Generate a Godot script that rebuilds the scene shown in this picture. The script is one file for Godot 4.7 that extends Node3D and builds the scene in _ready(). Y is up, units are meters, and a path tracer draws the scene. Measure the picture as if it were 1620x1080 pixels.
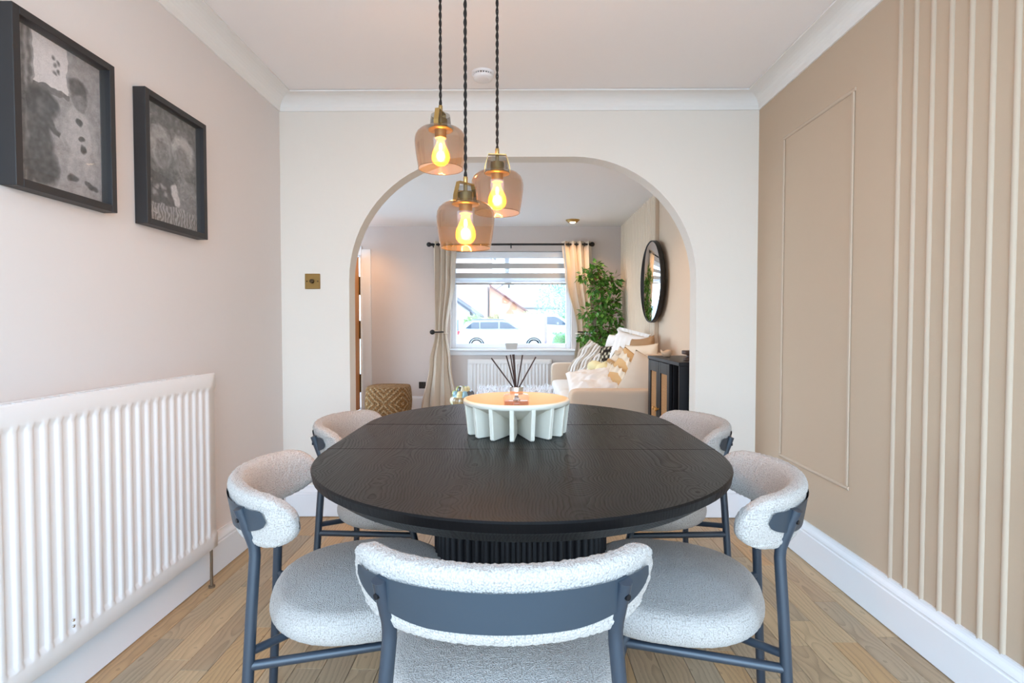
extends Node3D
# A dining room seen through to a living room. x right, y up, -z into the picture, metres.

const XL := -1.347      # dining room left wall
const XR := 1.369       # right wall of both rooms
const HC := 2.394       # ceiling
const ZA := -3.089      # face of the wall with the arch
const ZB := -3.199      # its back
const ZF := -7.064      # far wall of the living room
const XW := -3.1        # living room left wall
const ZC := 0.45        # rear of the dining room (patio doors, behind the camera)

var rng := RandomNumberGenerator.new()
var used := {}
var M := {}

func _ready() -> void:
	rng.seed = 7
	# ---- camera, sky, exposure ----
	var cam := Camera3D.new()
	cam.name = "camera"
	cam.fov = 64.62
	cam.near = 0.05
	cam.far = 400.0
	cam.position = Vector3(0, 1.1, 0)
	cam.rotation = Vector3(-0.0289, 0.0082, 0)
	add_child(cam)
	cam.current = true
	var we := WorldEnvironment.new()
	we.name = "world_environment"
	var env := Environment.new()
	var sky := Sky.new()
	var sm := ProceduralSkyMaterial.new()
	sm.sky_top_color = Color(0.69, 0.85, 1.0)
	sm.sky_horizon_color = Color(0.88, 0.95, 1.0)
	sm.ground_bottom_color = Color(0.62, 0.62, 0.60)
	sm.ground_horizon_color = Color(0.80, 0.82, 0.83)
	sm.sky_energy_multiplier = 1.0
	sky.sky_material = sm
	env.background_mode = Environment.BG_SKY
	env.background_energy_multiplier = 5.6
	env.sky = sky
	env.tonemap_mode = Environment.TONE_MAPPER_LINEAR
	env.tonemap_exposure = 1.68
	env.sdfgi_enabled = true
	env.ssao_enabled = true
	env.ssil_enabled = true
	we.environment = env
	add_child(we)

	materials()
	rooms()
	floor_boards()
	window_and_door()
	dining_table()
	chairs()
	bowl_and_diffuser()
	pendants()
	wall_things()
	radiators()
	living_room()
	sofa_and_cushions()
	ficus()
	outside()

# ================= naming and tagging =================
func numbered(called: String) -> String:
	if not used.has(called):
		used[called] = 0
		return called
	used[called] += 1
	return "%s_%03d" % [called, used[called]]

func tag(o: Node, label: String, category: String, group := "") -> Node:
	o.set_meta("label", label)
	o.set_meta("category", category)
	if group:
		o.set_meta("group", group)
	return o

func thing(called: String, label: String, category: String, at := Vector3.ZERO, turn := 0.0, group := "") -> Node3D:
	var o := Node3D.new()
	o.name = numbered(called)
	add_child(o)
	o.position = at
	o.rotation.y = turn
	tag(o, label, category, group)
	return o

func obj(called: String, shape, m: Material, parent: Node = null) -> MeshInstance3D:
	var o := MeshInstance3D.new()
	if shape is SurfaceTool:
		shape.generate_normals()
		o.mesh = shape.commit()
	else:
		o.mesh = shape
	o.material_override = m
	if parent == null or parent == self:
		o.name = numbered(called)
		add_child(o)
	else:
		var n := called
		var k := 0
		while parent.has_node(n):
			k += 1
			n = "%s_%03d" % [called, k]
		o.name = n
		parent.add_child(o, true)
	return o

func struct(called: String, shape, m: Material) -> MeshInstance3D:
	var o := obj(called, shape, m)
	o.set_meta("kind", "structure")
	return o

func setting(called: String) -> Node3D:
	var o := Node3D.new()
	o.name = numbered(called)
	o.set_meta("kind", "structure")
	add_child(o)
	return o

# ================= shape helpers =================
func tool(group := -1) -> SurfaceTool:
	var s := SurfaceTool.new()
	s.begin(Mesh.PRIMITIVE_TRIANGLES)
	s.set_smooth_group(group)
	return s

func tri(s: SurfaceTool, a: Vector3, b: Vector3, c: Vector3) -> void:  # counter-clockwise from outside
	s.add_vertex(a)
	s.add_vertex(c)
	s.add_vertex(b)

func quad(s: SurfaceTool, a: Vector3, b: Vector3, c: Vector3, d: Vector3) -> void:
	tri(s, a, b, c)
	tri(s, a, c, d)

func quad_uv(s: SurfaceTool, a: Vector3, b: Vector3, c: Vector3, d: Vector3) -> void:  # a bottom left, b bottom right, c top right, d top left
	var p := [a, c, b, a, d, c]
	var t := [Vector2(0, 1), Vector2(1, 0), Vector2(1, 1), Vector2(0, 1), Vector2(0, 0), Vector2(1, 0)]
	for i in 6:
		s.set_uv(t[i])
		s.add_vertex(p[i])

func face_out(s: SurfaceTool, p: Array, c: Vector3) -> void:
	var mid := Vector3.ZERO
	for q in p:
		mid += q
	mid /= p.size()
	var n: Vector3 = (p[1] - p[0]).cross(p[2] - p[0])
	if n.dot(mid - c) < 0:
		p.reverse()
	for i in range(1, p.size() - 1):
		tri(s, p[0], p[i], p[i + 1])

func box(s: SurfaceTool, c: Vector3, size: Vector3, b := 0.0, t := Transform3D()) -> void:
	var h := size / 2
	b = minf(b, minf(h.x, minf(h.y, h.z)) * 0.98)
	var o := t * c
	var at := func(x: float, y: float, z: float) -> Vector3: return t * (c + Vector3(x, y, z))
	for a in 3:
		var u := (a + 1) % 3
		var v := (a + 2) % 3
		for sg in [-1, 1]:
			var f := []
			for k in [[-1, -1], [1, -1], [1, 1], [-1, 1]]:
				var p := Vector3()
				p[a] = sg * h[a]
				p[u] = k[0] * (h[u] - b)
				p[v] = k[1] * (h[v] - b)
				f.append(at.call(p.x, p.y, p.z))
			face_out(s, f, o)
	if b <= 0:
		return
	for a in 3:
		var u := (a + 1) % 3
		var v := (a + 2) % 3
		for su in [-1, 1]:
			for sv in [-1, 1]:
				var f := []
				for k in [[0, -1], [0, 1], [1, 1], [1, -1]]:
					var p := Vector3()
					p[a] = k[1] * (h[a] - b)
					p[u] = su * (h[u] - (b if k[0] else 0.0))
					p[v] = sv * (h[v] - (0.0 if k[0] else b))
					f.append(at.call(p.x, p.y, p.z))
				face_out(s, f, o)
	for sx in [-1, 1]:
		for sy in [-1, 1]:
			for sz in [-1, 1]:
				face_out(s, [at.call(sx * h.x, sy * (h.y - b), sz * (h.z - b)), at.call(sx * (h.x - b), sy * h.y, sz * (h.z - b)), at.call(sx * (h.x - b), sy * (h.y - b), sz * h.z)], o)

func box_of(lo: Vector3, hi: Vector3, b := 0.0) -> SurfaceTool:
	var s := tool()
	box(s, (lo + hi) / 2, hi - lo, b)
	return s

func grid(s: SurfaceTool, rows: Array, close_u := false, close_v := false, flip := false) -> void:
	var n := rows.size()
	var m: int = rows[0].size()
	for i in (n if close_v else n - 1):
		var a: PackedVector3Array = rows[i]
		var b: PackedVector3Array = rows[(i + 1) % n]
		for j in (m if close_u else m - 1):
			var k := (j + 1) % m
			if flip:
				quad(s, a[j], b[j], b[k], a[k])
			else:
				quad(s, a[j], a[k], b[k], b[j])

func tube(s: SurfaceTool, path: Array, r, n := 10, cap := true) -> void:
	s.set_smooth_group(1)
	var rows := []
	var side := Vector3.ZERO
	for i in path.size():
		var p: Vector3 = path[i]
		var d: Vector3 = (path[mini(i + 1, path.size() - 1)] - path[maxi(i - 1, 0)]).normalized()
		if side == Vector3.ZERO:
			side = d.cross(Vector3.UP if absf(d.y) < 0.9 else Vector3.RIGHT).normalized()
		side = (side - d * side.dot(d)).normalized()
		var up := d.cross(side)
		var rr: float = r[i] if r is Array or r is PackedFloat32Array else r
		var row := PackedVector3Array()
		for k in n:
			var a := TAU * k / n
			row.append(p + (side * cos(a) + up * sin(a)) * rr)
		rows.append(row)
	grid(s, rows, true)
	if cap:
		s.set_smooth_group(-1)
		for e in [0, rows.size() - 1]:
			var f := Array(rows[e])
			face_out(s, f, path[1] if e == 0 else path[path.size() - 2])

func lathe(s: SurfaceTool, prof: Array, n := 32, t := Transform3D(), from := 0.0, upto := TAU) -> void:  # prof of Vector2(r, y), counter-clockwise
	s.set_smooth_group(1)
	var rows := []
	var full := upto - from > TAU - 0.001
	for p in prof:
		var row := PackedVector3Array()
		for k in (n if full else n + 1):
			var a := from + (upto - from) * k / n
			row.append(t * Vector3(p.x * sin(a), p.y, p.x * cos(a)))
		rows.append(row)
	grid(s, rows, full)

func round_prof(pts: Array, r: float, steps := 3) -> Array:  # rounds the corners of an open outline
	var out := []
	for i in pts.size():
		if i == 0 or i == pts.size() - 1:
			out.append(pts[i])
			continue
		var a: Vector2 = pts[i - 1] - pts[i]
		var b: Vector2 = pts[i + 1] - pts[i]
		var d := minf(r, minf(a.length(), b.length()) * 0.45)
		var p: Vector2 = pts[i] + a.normalized() * d
		var q: Vector2 = pts[i] + b.normalized() * d
		for k in steps + 1:
			var f := float(k) / steps
			out.append(p.lerp(pts[i], f).lerp((pts[i] as Vector2).lerp(q, f), f))
	return out

func inset(poly: PackedVector2Array, d: float) -> PackedVector2Array:  # of a counter-clockwise polygon
	var out := PackedVector2Array()
	var n := poly.size()
	for i in n:
		var e := (poly[i] - poly[(i - 1 + n) % n]).normalized()
		var f := (poly[(i + 1) % n] - poly[i]).normalized()
		var m := (Vector2(-e.y, e.x) + Vector2(-f.y, f.x))
		m = m / maxf(m.length_squared() / 2.0, 0.3)
		out.append(poly[i] + m * d)
	return out

func prism(s: SurfaceTool, poly: PackedVector2Array, layers: Array, t := Transform3D(), smooth := false) -> void:  # layers of [z, inset], from back to front; poly counter-clockwise seen from +z
	var rows := []
	for l in layers:
		var q := inset(poly, l[1]) if l[1] != 0.0 else poly
		var row := PackedVector3Array()
		for p in q:
			row.append(t * Vector3(p.x, p.y, l[0]))
		rows.append(row)
	s.set_smooth_group(-1)
	var idx := Geometry2D.triangulate_polygon(poly)
	var last := rows.size() - 1
	for i in range(0, idx.size(), 3):
		var a := idx[i]
		var b := idx[i + 1]
		var c := idx[i + 2]
		if (poly[b] - poly[a]).cross(poly[c] - poly[a]) < 0:
			var x := b
			b = c
			c = x
		tri(s, rows[last][a], rows[last][b], rows[last][c])
		tri(s, rows[0][a], rows[0][c], rows[0][b])
	if smooth:
		for i in last:
			s.set_smooth_group(10 + i)
			grid(s, [rows[i], rows[i + 1]], true)
		s.set_smooth_group(-1)
	else:
		grid(s, rows, true)

func extrude(s: SurfaceTool, prof: Array, a: Vector3, b: Vector3, out: Vector3, ma := 0.0, mb := 0.0, smooth := false) -> void:  # prof of Vector2(out, up), closed; ma, mb mitre the ends
	var d := (b - a).normalized()
	var r0 := PackedVector3Array()
	var r1 := PackedVector3Array()
	var poly := PackedVector2Array(prof)
	for p in prof:
		var q: Vector3 = out * p.x + Vector3.UP * p.y
		r0.append(a + q + d * p.x * ma)
		r1.append(b + q - d * p.x * mb)
	var flip := d.cross(out).dot(Vector3.UP) < 0
	if Geometry2D.is_polygon_clockwise(poly):
		flip = not flip
	s.set_smooth_group(1 if smooth else -1)
	grid(s, [r0, r1], true, false, not flip)
	s.set_smooth_group(-1)
	var idx := Geometry2D.triangulate_polygon(poly)
	for i in range(0, idx.size(), 3):
		for e in 2:
			var r := r0 if e == 0 else r1
			face_out(s, [r[idx[i]], r[idx[i + 1]], r[idx[i + 2]]], (a + b) / 2)

func ellipsoid(s: SurfaceTool, c: Vector3, r: Vector3, nu := 20, nv := 12) -> void:
	s.set_smooth_group(1)
	var rows := []
	for i in nv + 1:
		var v := PI * i / nv - PI / 2
		var row := PackedVector3Array()
		for k in nu:
			var a := TAU * k / nu
			row.append(c + Vector3(r.x * cos(v) * sin(a), r.y * sin(v), r.z * cos(v) * cos(a)))
		rows.append(row)
	grid(s, rows, true)

func placed(at: Vector3, turn: Vector3) -> Transform3D:  # degrees
	return Transform3D(Basis.from_euler(turn * PI / 180.0), at)

# ================= materials =================
func mat(c: Color, rough := 0.8, metal := 0.0, spec := 0.5) -> StandardMaterial3D:
	var m := StandardMaterial3D.new()
	m.albedo_color = c
	m.roughness = rough
	m.metallic = metal
	m.metallic_specular = spec
	return m

func rgb(r: int, g: int, b: int) -> Color:
	return Color8(r, g, b)

func noise_tex(kind: int, freq: float, sd: int, size := 512, oct := 3) -> NoiseTexture2D:
	var n := FastNoiseLite.new()
	n.noise_type = kind
	n.frequency = freq
	n.seed = sd
	n.fractal_octaves = oct
	if kind == FastNoiseLite.TYPE_CELLULAR:
		n.fractal_type = FastNoiseLite.FRACTAL_NONE
		n.cellular_return_type = FastNoiseLite.RETURN_DISTANCE
	var t := NoiseTexture2D.new()
	t.width = size
	t.height = size
	t.seamless = true
	t.noise = n
	return t

func bumpy(m: StandardMaterial3D, t: Texture2D, cm: float, scale: Vector3) -> StandardMaterial3D:
	m.heightmap_enabled = true
	m.heightmap_texture = t
	m.heightmap_scale = cm
	m.uv1_triplanar = true
	m.uv1_scale = scale
	return m

func wood_image(sd: int, w: int, h: int, rings: float, boards: int) -> Image:  # grain runs along the image's height; grey lines on white; flat-sawn boards side by side
	var n := FastNoiseLite.new()
	n.seed = sd
	n.frequency = 1.0
	n.fractal_octaves = 3
	var im := Image.create(w, h, false, Image.FORMAT_L8)
	var depth := PackedFloat32Array()
	var shift := PackedFloat32Array()
	for y in h:
		var v := float(y) / h
		for b in boards:
			depth.append(0.10 + 0.34 * absf(n.get_noise_2d(b * 7.3, sin(v * TAU) * 0.55 + cos(v * TAU) * 0.4)))
			shift.append(0.5 * n.get_noise_2d(b * 3.1 + 50.0, sin(v * TAU) * 0.25))
	for y in h:
		var v := float(y) / h
		for x in w:
			var u := float(x) / w * boards
			var b := int(u)
			var k := y * boards + b
			var dx := u - b - 0.5 + shift[k] + 0.024 * n.get_noise_2d(u * 2.0, v * 5.0)
			var f := sqrt(dx * dx + depth[k] * depth[k]) * rings
			var ring := fposmod(f, 1.0)
			var fine := n.get_noise_2d(float(x) / w * 170.0, v * 6.0) * 0.5 + 0.5
			var g := 1.0 - 0.60 * pow(ring, 2.5) * (0.4 + 0.6 * fine) - 0.30 * fine
			im.set_pixel(x, y, Color(g, g, g))
	return im

func materials() -> void:
	var plaster := noise_tex(FastNoiseLite.TYPE_SIMPLEX_SMOOTH, 0.02, 3, 512, 4)
	M.wall_white = bumpy(mat(rgb(234, 227, 217), 0.9, 0, 0.3), plaster, 0.05, Vector3(1.3, 1.3, 1.3))
	M.wall_left = bumpy(mat(rgb(226, 218, 213), 0.9, 0, 0.3), plaster, 0.06, Vector3(1.1, 1.1, 1.1))
	M.wall_taupe = bumpy(mat(rgb(197, 176, 153), 0.85, 0, 0.3), plaster, 0.05, Vector3(1.2, 1.2, 1.2))
	M.wall_tan = bumpy(mat(rgb(222, 201, 178), 0.85, 0, 0.3), plaster, 0.04, Vector3(1.2, 1.2, 1.2))
	M.wall_far = bumpy(mat(rgb(222, 209, 202), 0.9, 0, 0.3), plaster, 0.04, Vector3(1.2, 1.2, 1.2))
	M.ceiling = bumpy(mat(rgb(248, 243, 240), 0.95, 0, 0.2), plaster, 0.04, Vector3(0.9, 0.9, 0.9))
	M.gloss_white = mat(rgb(238, 238, 240), 0.35)
	M.cornice = mat(rgb(238, 235, 230), 0.8)
	M.batten = mat(rgb(196, 177, 156), 0.7)
	M.batten_cream = mat(rgb(234, 216, 193), 0.7)
	M.radiator = mat(rgb(230, 226, 223), 0.4)
	M.upvc = mat(rgb(244, 246, 250), 0.3)
	M.slab = mat(rgb(90, 70, 55), 0.9)
	M.outer = mat(rgb(200, 180, 165), 0.9)
	# floor boards
	var fl := ImageTexture.create_from_image(wood_image(11, 256, 512, 9.0, 3))
	M.planks = []
	for c in [rgb(204, 174, 138), rgb(196, 166, 131), rgb(190, 166, 136), rgb(210, 179, 140), rgb(186, 159, 127), rgb(208, 168, 122)]:
		var m := mat(c, 0.42, 0, 0.45)
		m.albedo_texture = softened(fl, 0.30)
		m.uv1_triplanar = true
		m.uv1_world_triplanar = true
		m.uv1_triplanar_sharpness = 8.0
		m.uv1_scale = Vector3(2.6, 1.0, 0.55)
		m.uv1_offset = Vector3(rng.randf(), rng.randf(), rng.randf())
		M.planks.append(m)
	# black stained ash
	var ash_im := wood_image(5, 1024, 1024, 36.0, 4)
	var ash := ImageTexture.create_from_image(ash_im)
	var tm := mat(rgb(20, 19, 20), 0.46, 0, 0.30)
	tm.albedo_texture = softened(ash, 0.5)
	tm.roughness_texture = softened(ash, -0.55)
	tm.roughness = 0.62
	tm.uv1_triplanar = true
	tm.uv1_scale = Vector3(1.1, 1.1, 0.7)
	tm.heightmap_enabled = true
	tm.heightmap_texture = ash
	tm.heightmap_scale = 0.05
	M.ash = tm
	M.black_wood = mat(rgb(24, 23, 25), 0.45, 0, 0.35)
	# chairs
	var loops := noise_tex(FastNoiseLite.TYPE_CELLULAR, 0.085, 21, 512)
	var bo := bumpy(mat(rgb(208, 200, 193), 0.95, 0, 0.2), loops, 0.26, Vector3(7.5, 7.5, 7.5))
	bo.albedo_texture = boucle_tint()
	bo.rim_enabled = true
	bo.rim = 0.5
	bo.rim_tint = 0.3
	M.boucle = bo
	M.frame = mat(rgb(42, 51, 62), 0.36, 0.0, 0.55)
	M.plate = mat(rgb(50, 59, 68), 0.45, 0.0, 0.45)
	M.screw = mat(rgb(40, 40, 44), 0.3, 0.8)
	# metals and glass
	M.brass = mat(rgb(190, 155, 95), 0.32, 0.9)
	M.old_brass = mat(rgb(158, 126, 74), 0.42, 0.75)
	M.dark_brass = mat(rgb(74, 55, 30), 0.5, 0.5)
	M.chrome = mat(rgb(220, 218, 214), 0.14, 1.0)
	M.black = mat(rgb(22, 20, 20), 0.5)
	M.frame_black = mat(rgb(42, 40, 41), 0.5)
	M.cord = mat(rgb(38, 30, 26), 0.9)
	M.white_plastic = mat(rgb(236, 233, 232), 0.4)
	M.dark = mat(rgb(26, 24, 24), 0.8)
	var sg := mat(Color(0.23, 0.19, 0.085, 0.46), 0.05, 0, 0.5)
	sg.transparency = BaseMaterial3D.TRANSPARENCY_ALPHA
	M.smoked = sg
	var pg := mat(Color(0.9, 0.95, 0.97, 0.04), 0.02, 0, 0.5)
	pg.transparency = BaseMaterial3D.TRANSPARENCY_ALPHA
	M.pane = pg
	var mi := mat(rgb(240, 240, 240), 0.015, 1.0)
	M.mirror = mi

func softened(t: ImageTexture, k: float) -> ImageTexture:  # white with the grain k strong; k below 0 turns it over
	var im := t.get_image().duplicate() as Image
	im.convert(Image.FORMAT_L8)
	var data := im.get_data()
	for i in data.size():
		var g := data[i] / 255.0
		data[i] = int(255.0 * clampf(1.0 - k * (1.0 - g) if k > 0 else 1.0 + k * g, 0.0, 1.0))
	return ImageTexture.create_from_image(Image.create_from_data(im.get_width(), im.get_height(), false, Image.FORMAT_L8, data))

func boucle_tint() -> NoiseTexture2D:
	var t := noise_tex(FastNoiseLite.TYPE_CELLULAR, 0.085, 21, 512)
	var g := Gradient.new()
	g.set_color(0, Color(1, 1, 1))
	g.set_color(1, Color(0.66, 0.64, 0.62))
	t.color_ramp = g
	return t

# ================= the rooms =================
func arch_outline() -> Array:
	var p := []
	var x0 := -0.957
	var x1 := 1.024
	p.append(Vector2(x0, 0))
	for k in 19:
		var a := PI - PI / 2 * k / 18
		p.append(Vector2(-0.257 + 0.70 * cos(a), 1.358 + 0.70 * sin(a)))
	for k in 19:
		var a := PI / 2 - PI / 2 * k / 18
		p.append(Vector2(0.324 + 0.70 * cos(a), 1.358 + 0.70 * sin(a)))
	p.append(Vector2(x1, 0))
	return p

func rooms() -> void:
	# arch wall
	var o := arch_outline()
	var poly := PackedVector2Array()
	poly.append(Vector2(XW - 0.15, 0))
	for q in o:
		poly.append(q)
	poly.append_array(PackedVector2Array([Vector2(XR, 0), Vector2(XR, HC), Vector2(XW - 0.15, HC)]))
	var s := tool()
	prism(s, poly, [[ZB, 0.0], [ZA, 0.0]])
	struct("wall_middle", s, M.wall_white)
	# side walls
	struct("wall_left", box_of(Vector3(XL - 0.15, 0, ZA), Vector3(XL, HC, ZC)), M.wall_left)
	var wr := setting("wall_right")
	obj("plaster", box_of(Vector3(XR, 0, ZA), Vector3(XR + 0.2, HC, ZC)), M.wall_taupe, wr)
	var lr := setting("wall_living_right")
	obj("plaster", box_of(Vector3(XR, 0, ZF), Vector3(XR + 0.2, HC, ZA)), M.wall_tan, lr)
	# the living room's left wall has a window of its own, out of the picture (z -6.5..-3.6, y 0.2..2.2)
	s = tool()
	for b in [[ZF, -6.5, 0.0, HC], [-3.6, ZB, 0.0, HC], [-6.5, -3.6, 0.0, 0.2], [-6.5, -3.6, 2.20, HC]]:
		box(s, Vector3(XW - 0.075, (b[2] + b[3]) / 2, (b[0] + b[1]) / 2), Vector3(0.15, b[3] - b[2], b[1] - b[0]))
	struct("wall_living_left", s, M.wall_far)
	var w2 := setting("window_2")
	s = tool()
	for b in [[-6.5, -6.44, 0.2, 2.20], [-3.66, -3.6, 0.2, 2.20], [-6.44, -3.66, 0.2, 0.26], [-6.44, -3.66, 2.14, 2.20], [-5.08, -5.02, 0.26, 2.14]]:
		box(s, Vector3(XW - 0.09, (b[2] + b[3]) / 2, (b[0] + b[1]) / 2), Vector3(0.06, b[3] - b[2], b[1] - b[0]), 0.006)
	obj("window_frame", s, M.upvc, w2)
	for b in [[-6.44, -5.08], [-5.02, -3.66]]:
		s = tool()
		quad(s, Vector3(XW - 0.09, 0.26, b[0]), Vector3(XW - 0.09, 0.26, b[1]), Vector3(XW - 0.09, 2.14, b[1]), Vector3(XW - 0.09, 2.14, b[0]))
		obj("pane", s, M.pane, w2)
	# far wall with window (x -0.86..0.72, y 0.80..2.06) and doorway (x -2.88..-2.06, y 0..2.02)
	s = tool()
	var z0 := ZF - 0.28
	for b in [[XW - 0.15, -2.84, 0.0, HC], [-2.84, -2.02, 2.02, HC], [-2.02, -0.86, 0.0, HC], [-0.86, 0.72, 0.0, 0.80], [-0.86, 0.72, 2.075, HC], [0.72, XR + 0.2, 0.0, HC]]:
		box(s, Vector3((b[0] + b[1]) / 2, (b[2] + b[3]) / 2, (z0 + ZF) / 2), Vector3(b[1] - b[0], b[3] - b[2], ZF - z0))
	struct("wall_far", s, M.wall_far)
	# rear wall with the patio doors the photograph is taken from
	s = tool()
	for b in [[XL - 0.15, -1.3, 0.0, HC], [-1.3, 1.32, 2.28, HC], [1.32, XR + 0.2, 0.0, HC]]:
		box(s, Vector3((b[0] + b[1]) / 2, (b[2] + b[3]) / 2, ZC + 0.12), Vector3(b[1] - b[0], b[3] - b[2], 0.24))
	struct("wall_rear", s, M.wall_white)
	var pd := setting("door_2")
	s = tool()
	for b in [[-1.3, -1.25, 0.0, 2.28], [1.27, 1.32, 0.0, 2.28], [-1.25, 1.27, 2.23, 2.28]]:
		box(s, Vector3((b[0] + b[1]) / 2, (b[2] + b[3]) / 2, ZC + 0.12), Vector3(b[1] - b[0], b[3] - b[2], 0.07), 0.006)
	obj("door_frame", s, M.upvc, pd)
	struct("ceiling", box_of(Vector3(XW - 0.15, HC, ZF - 0.28), Vector3(XR + 0.2, HC + 0.2, ZC + 0.24)), M.ceiling)
	# cornice: plaster cove with a small bead at each edge
	var cv := [Vector2(0, -0.078), Vector2(0.008, -0.078), Vector2(0.010, -0.066)]
	for k in 9:
		var a := PI / 2 * k / 8
		cv.append(Vector2(0.090 - 0.080 * cos(a), -0.066 + 0.058 * sin(a)))
	cv.append_array([Vector2(0.104, -0.008), Vector2(0.104, 0.0), Vector2(0, 0)])
	var e := 0.002
	for w in [["trim_1", Vector3(XL, HC, ZA), Vector3(XR, HC, ZA), Vector3(0, 0, 1)], ["trim_2", Vector3(XL, HC, ZC), Vector3(XL, HC, ZA), Vector3(1, 0, 0)], ["trim_3", Vector3(XR, HC, ZA), Vector3(XR, HC, ZC), Vector3(-1, 0, 0)]]:
		s = tool()
		extrude(s, cv, w[1] - Vector3(0, e, 0), w[2] - Vector3(0, e, 0), w[3], 1.0, 1.0)
		struct(w[0], s, M.cornice)
	# skirting
	var sk := [Vector2(0, 0), Vector2(0.02, 0), Vector2(0.02, 0.128), Vector2(0.0165, 0.131), Vector2(0.0165, 0.136), Vector2(0.0185, 0.141), Vector2(0.016, 0.150), Vector2(0.010, 0.160), Vector2(0.008, 0.168), Vector2(0.008, 0.177), Vector2(0, 0.177)]
	var runs := [
		["baseboard_left", Vector3(XL, 0, ZC), Vector3(XL, 0, ZA), Vector3(1, 0, 0), 0.0, 1.0],
		["baseboard_middle", Vector3(XL, 0, ZA), Vector3(-0.957, 0, ZA), Vector3(0, 0, 1), 1.0, 0.0],
		["baseboard_middle", Vector3(1.024, 0, ZA), Vector3(XR, 0, ZA), Vector3(0, 0, 1), 0.0, 1.0],
		["baseboard_right", Vector3(XR, 0, ZA), Vector3(XR, 0, ZC), Vector3(-1, 0, 0), 1.0, 0.0],
		["baseboard_far", Vector3(-1.90, 0, ZF), Vector3(XR, 0, ZF), Vector3(0, 0, 1), 0.0, 1.0],
		["baseboard_living_right", Vector3(XR, 0, ZF), Vector3(XR, 0, ZB), Vector3(-1, 0, 0), 1.0, 0.0]]
	for r in runs:
		s = tool()
		extrude(s, sk, r[1] + Vector3(0, 0.0035, 0), r[2] + Vector3(0, 0.0035, 0), r[3], r[4], r[5])
		struct(r[0], s, M.gloss_white)
	# panel moulding and battens on the taupe wall
	var mould := [Vector2(0, -0.008), Vector2(0.003, -0.008), Vector2(0.007, -0.004), Vector2(0.008, 0.0), Vector2(0.007, 0.004), Vector2(0.003, 0.008), Vector2(0, 0.008)]
	var pz0 := -2.79
	var pz1 := -2.225
	for y in [0.43, 2.055]:
		s = tool()
		extrude(s, mould, Vector3(XR, y, pz0 - 0.011), Vector3(XR, y, pz1 + 0.011), Vector3(-1, 0, 0))
		obj("panel_moulding", s, M.batten, wr)
	for z in [pz0, pz1]:
		s = tool()
		box(s, Vector3(XR - 0.004, (0.43 + 2.055) / 2, z), Vector3(0.008, 2.055 - 0.43 - 0.016, 0.016), 0.003)
		obj("panel_moulding", s, M.batten, wr)
	for k in 14:
		s = tool()
		half_round(s, Vector3(XR, 0.177, -1.962 + 0.0762 * k), 2.318, 0.0095, 0.0085)
		obj("batten", s, M.batten, wr)
	# reeded panel in the living room
	var zz := ZF + 0.05
	while zz < -5.29:
		s = tool()
		half_round(s, Vector3(XR, 0.177, zz), HC, 0.020, 0.022)
		obj("batten", s, M.batten_cream, lr)
		zz += 0.0815
	s = tool()
	box(s, Vector3(XR - 0.02, (HC + 0.177) / 2, -5.235), Vector3(0.04, HC - 0.177, 0.03), 0.004)
	obj("end_strip", s, M.wall_tan, lr)

func half_round(s: SurfaceTool, foot: Vector3, top: float, half: float, proud: float) -> void:  # a vertical moulding on a wall that faces -x
	s.set_smooth_group(1)
	var lo := PackedVector3Array()
	var hi := PackedVector3Array()
	for k in 9:
		var a := PI * k / 8
		var p := Vector3(foot.x - proud * sin(a), foot.y, foot.z + half * cos(a))
		lo.append(p)
		hi.append(Vector3(p.x, top, p.z))
	grid(s, [lo, hi], false, false, true)
	s.set_smooth_group(-1)
	face_out(s, Array(lo), (foot + Vector3(0, top, 0)))
	face_out(s, Array(hi), foot)

func floor_boards() -> void:
	var fl := setting("floor")
	obj("subfloor", box_of(Vector3(XW - 0.15, -0.2, ZF - 0.28), Vector3(XR + 0.2, -0.014, ZC + 0.24)), M.slab, fl)
	var w := 0.0905
	var rest := []
	for k in 6:
		rest.append(tool())
	var x := XL
	var col := 0
	while x < XR - 0.001:
		var x2 := minf(x + w, XR)
		var z := ZC + 0.2 + rng.randf() * 0.4
		var end := ZF
		while z > end:
			var l := rng.randf_range(0.32, 0.62)
			var z2 := maxf(z - l, end)
			var za := minf(z, ZC + 0.2)
			if za - z2 > 0.02:
				var c := Vector3((x + x2) / 2, -0.007, (za + z2) / 2)
				var size := Vector3(x2 - x - 0.0014, 0.014, za - z2 - 0.0014)
				var kind := rng.randi() % 6
				if za > -3.3 and z2 < -1.25 and z2 > -3.4:
					var s := tool()
					box(s, Vector3.ZERO, size, 0.0011)
					var b := obj("plank", s, M.planks[kind], fl)
					b.position = c
				else:
					box(rest[kind], c, size, 0.0011)
			z = z2
		x = x2
		col += 1
	# the living room west of the dining room
	x = XL - w
	while x > XW:
		var z := ZB
		while z > ZF:
			var z2 := maxf(z - rng.randf_range(0.32, 0.62), ZF)
			box(rest[rng.randi() % 6], Vector3(x + w / 2, -0.007, (z + z2) / 2), Vector3(w - 0.0014, 0.014, z - z2 - 0.0014), 0.0011)
			z = z2
		x -= w
	for k in 6:
		var o := obj("far_planks", rest[k], M.planks[k], fl)
		o.set_meta("kind", "stuff")

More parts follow.
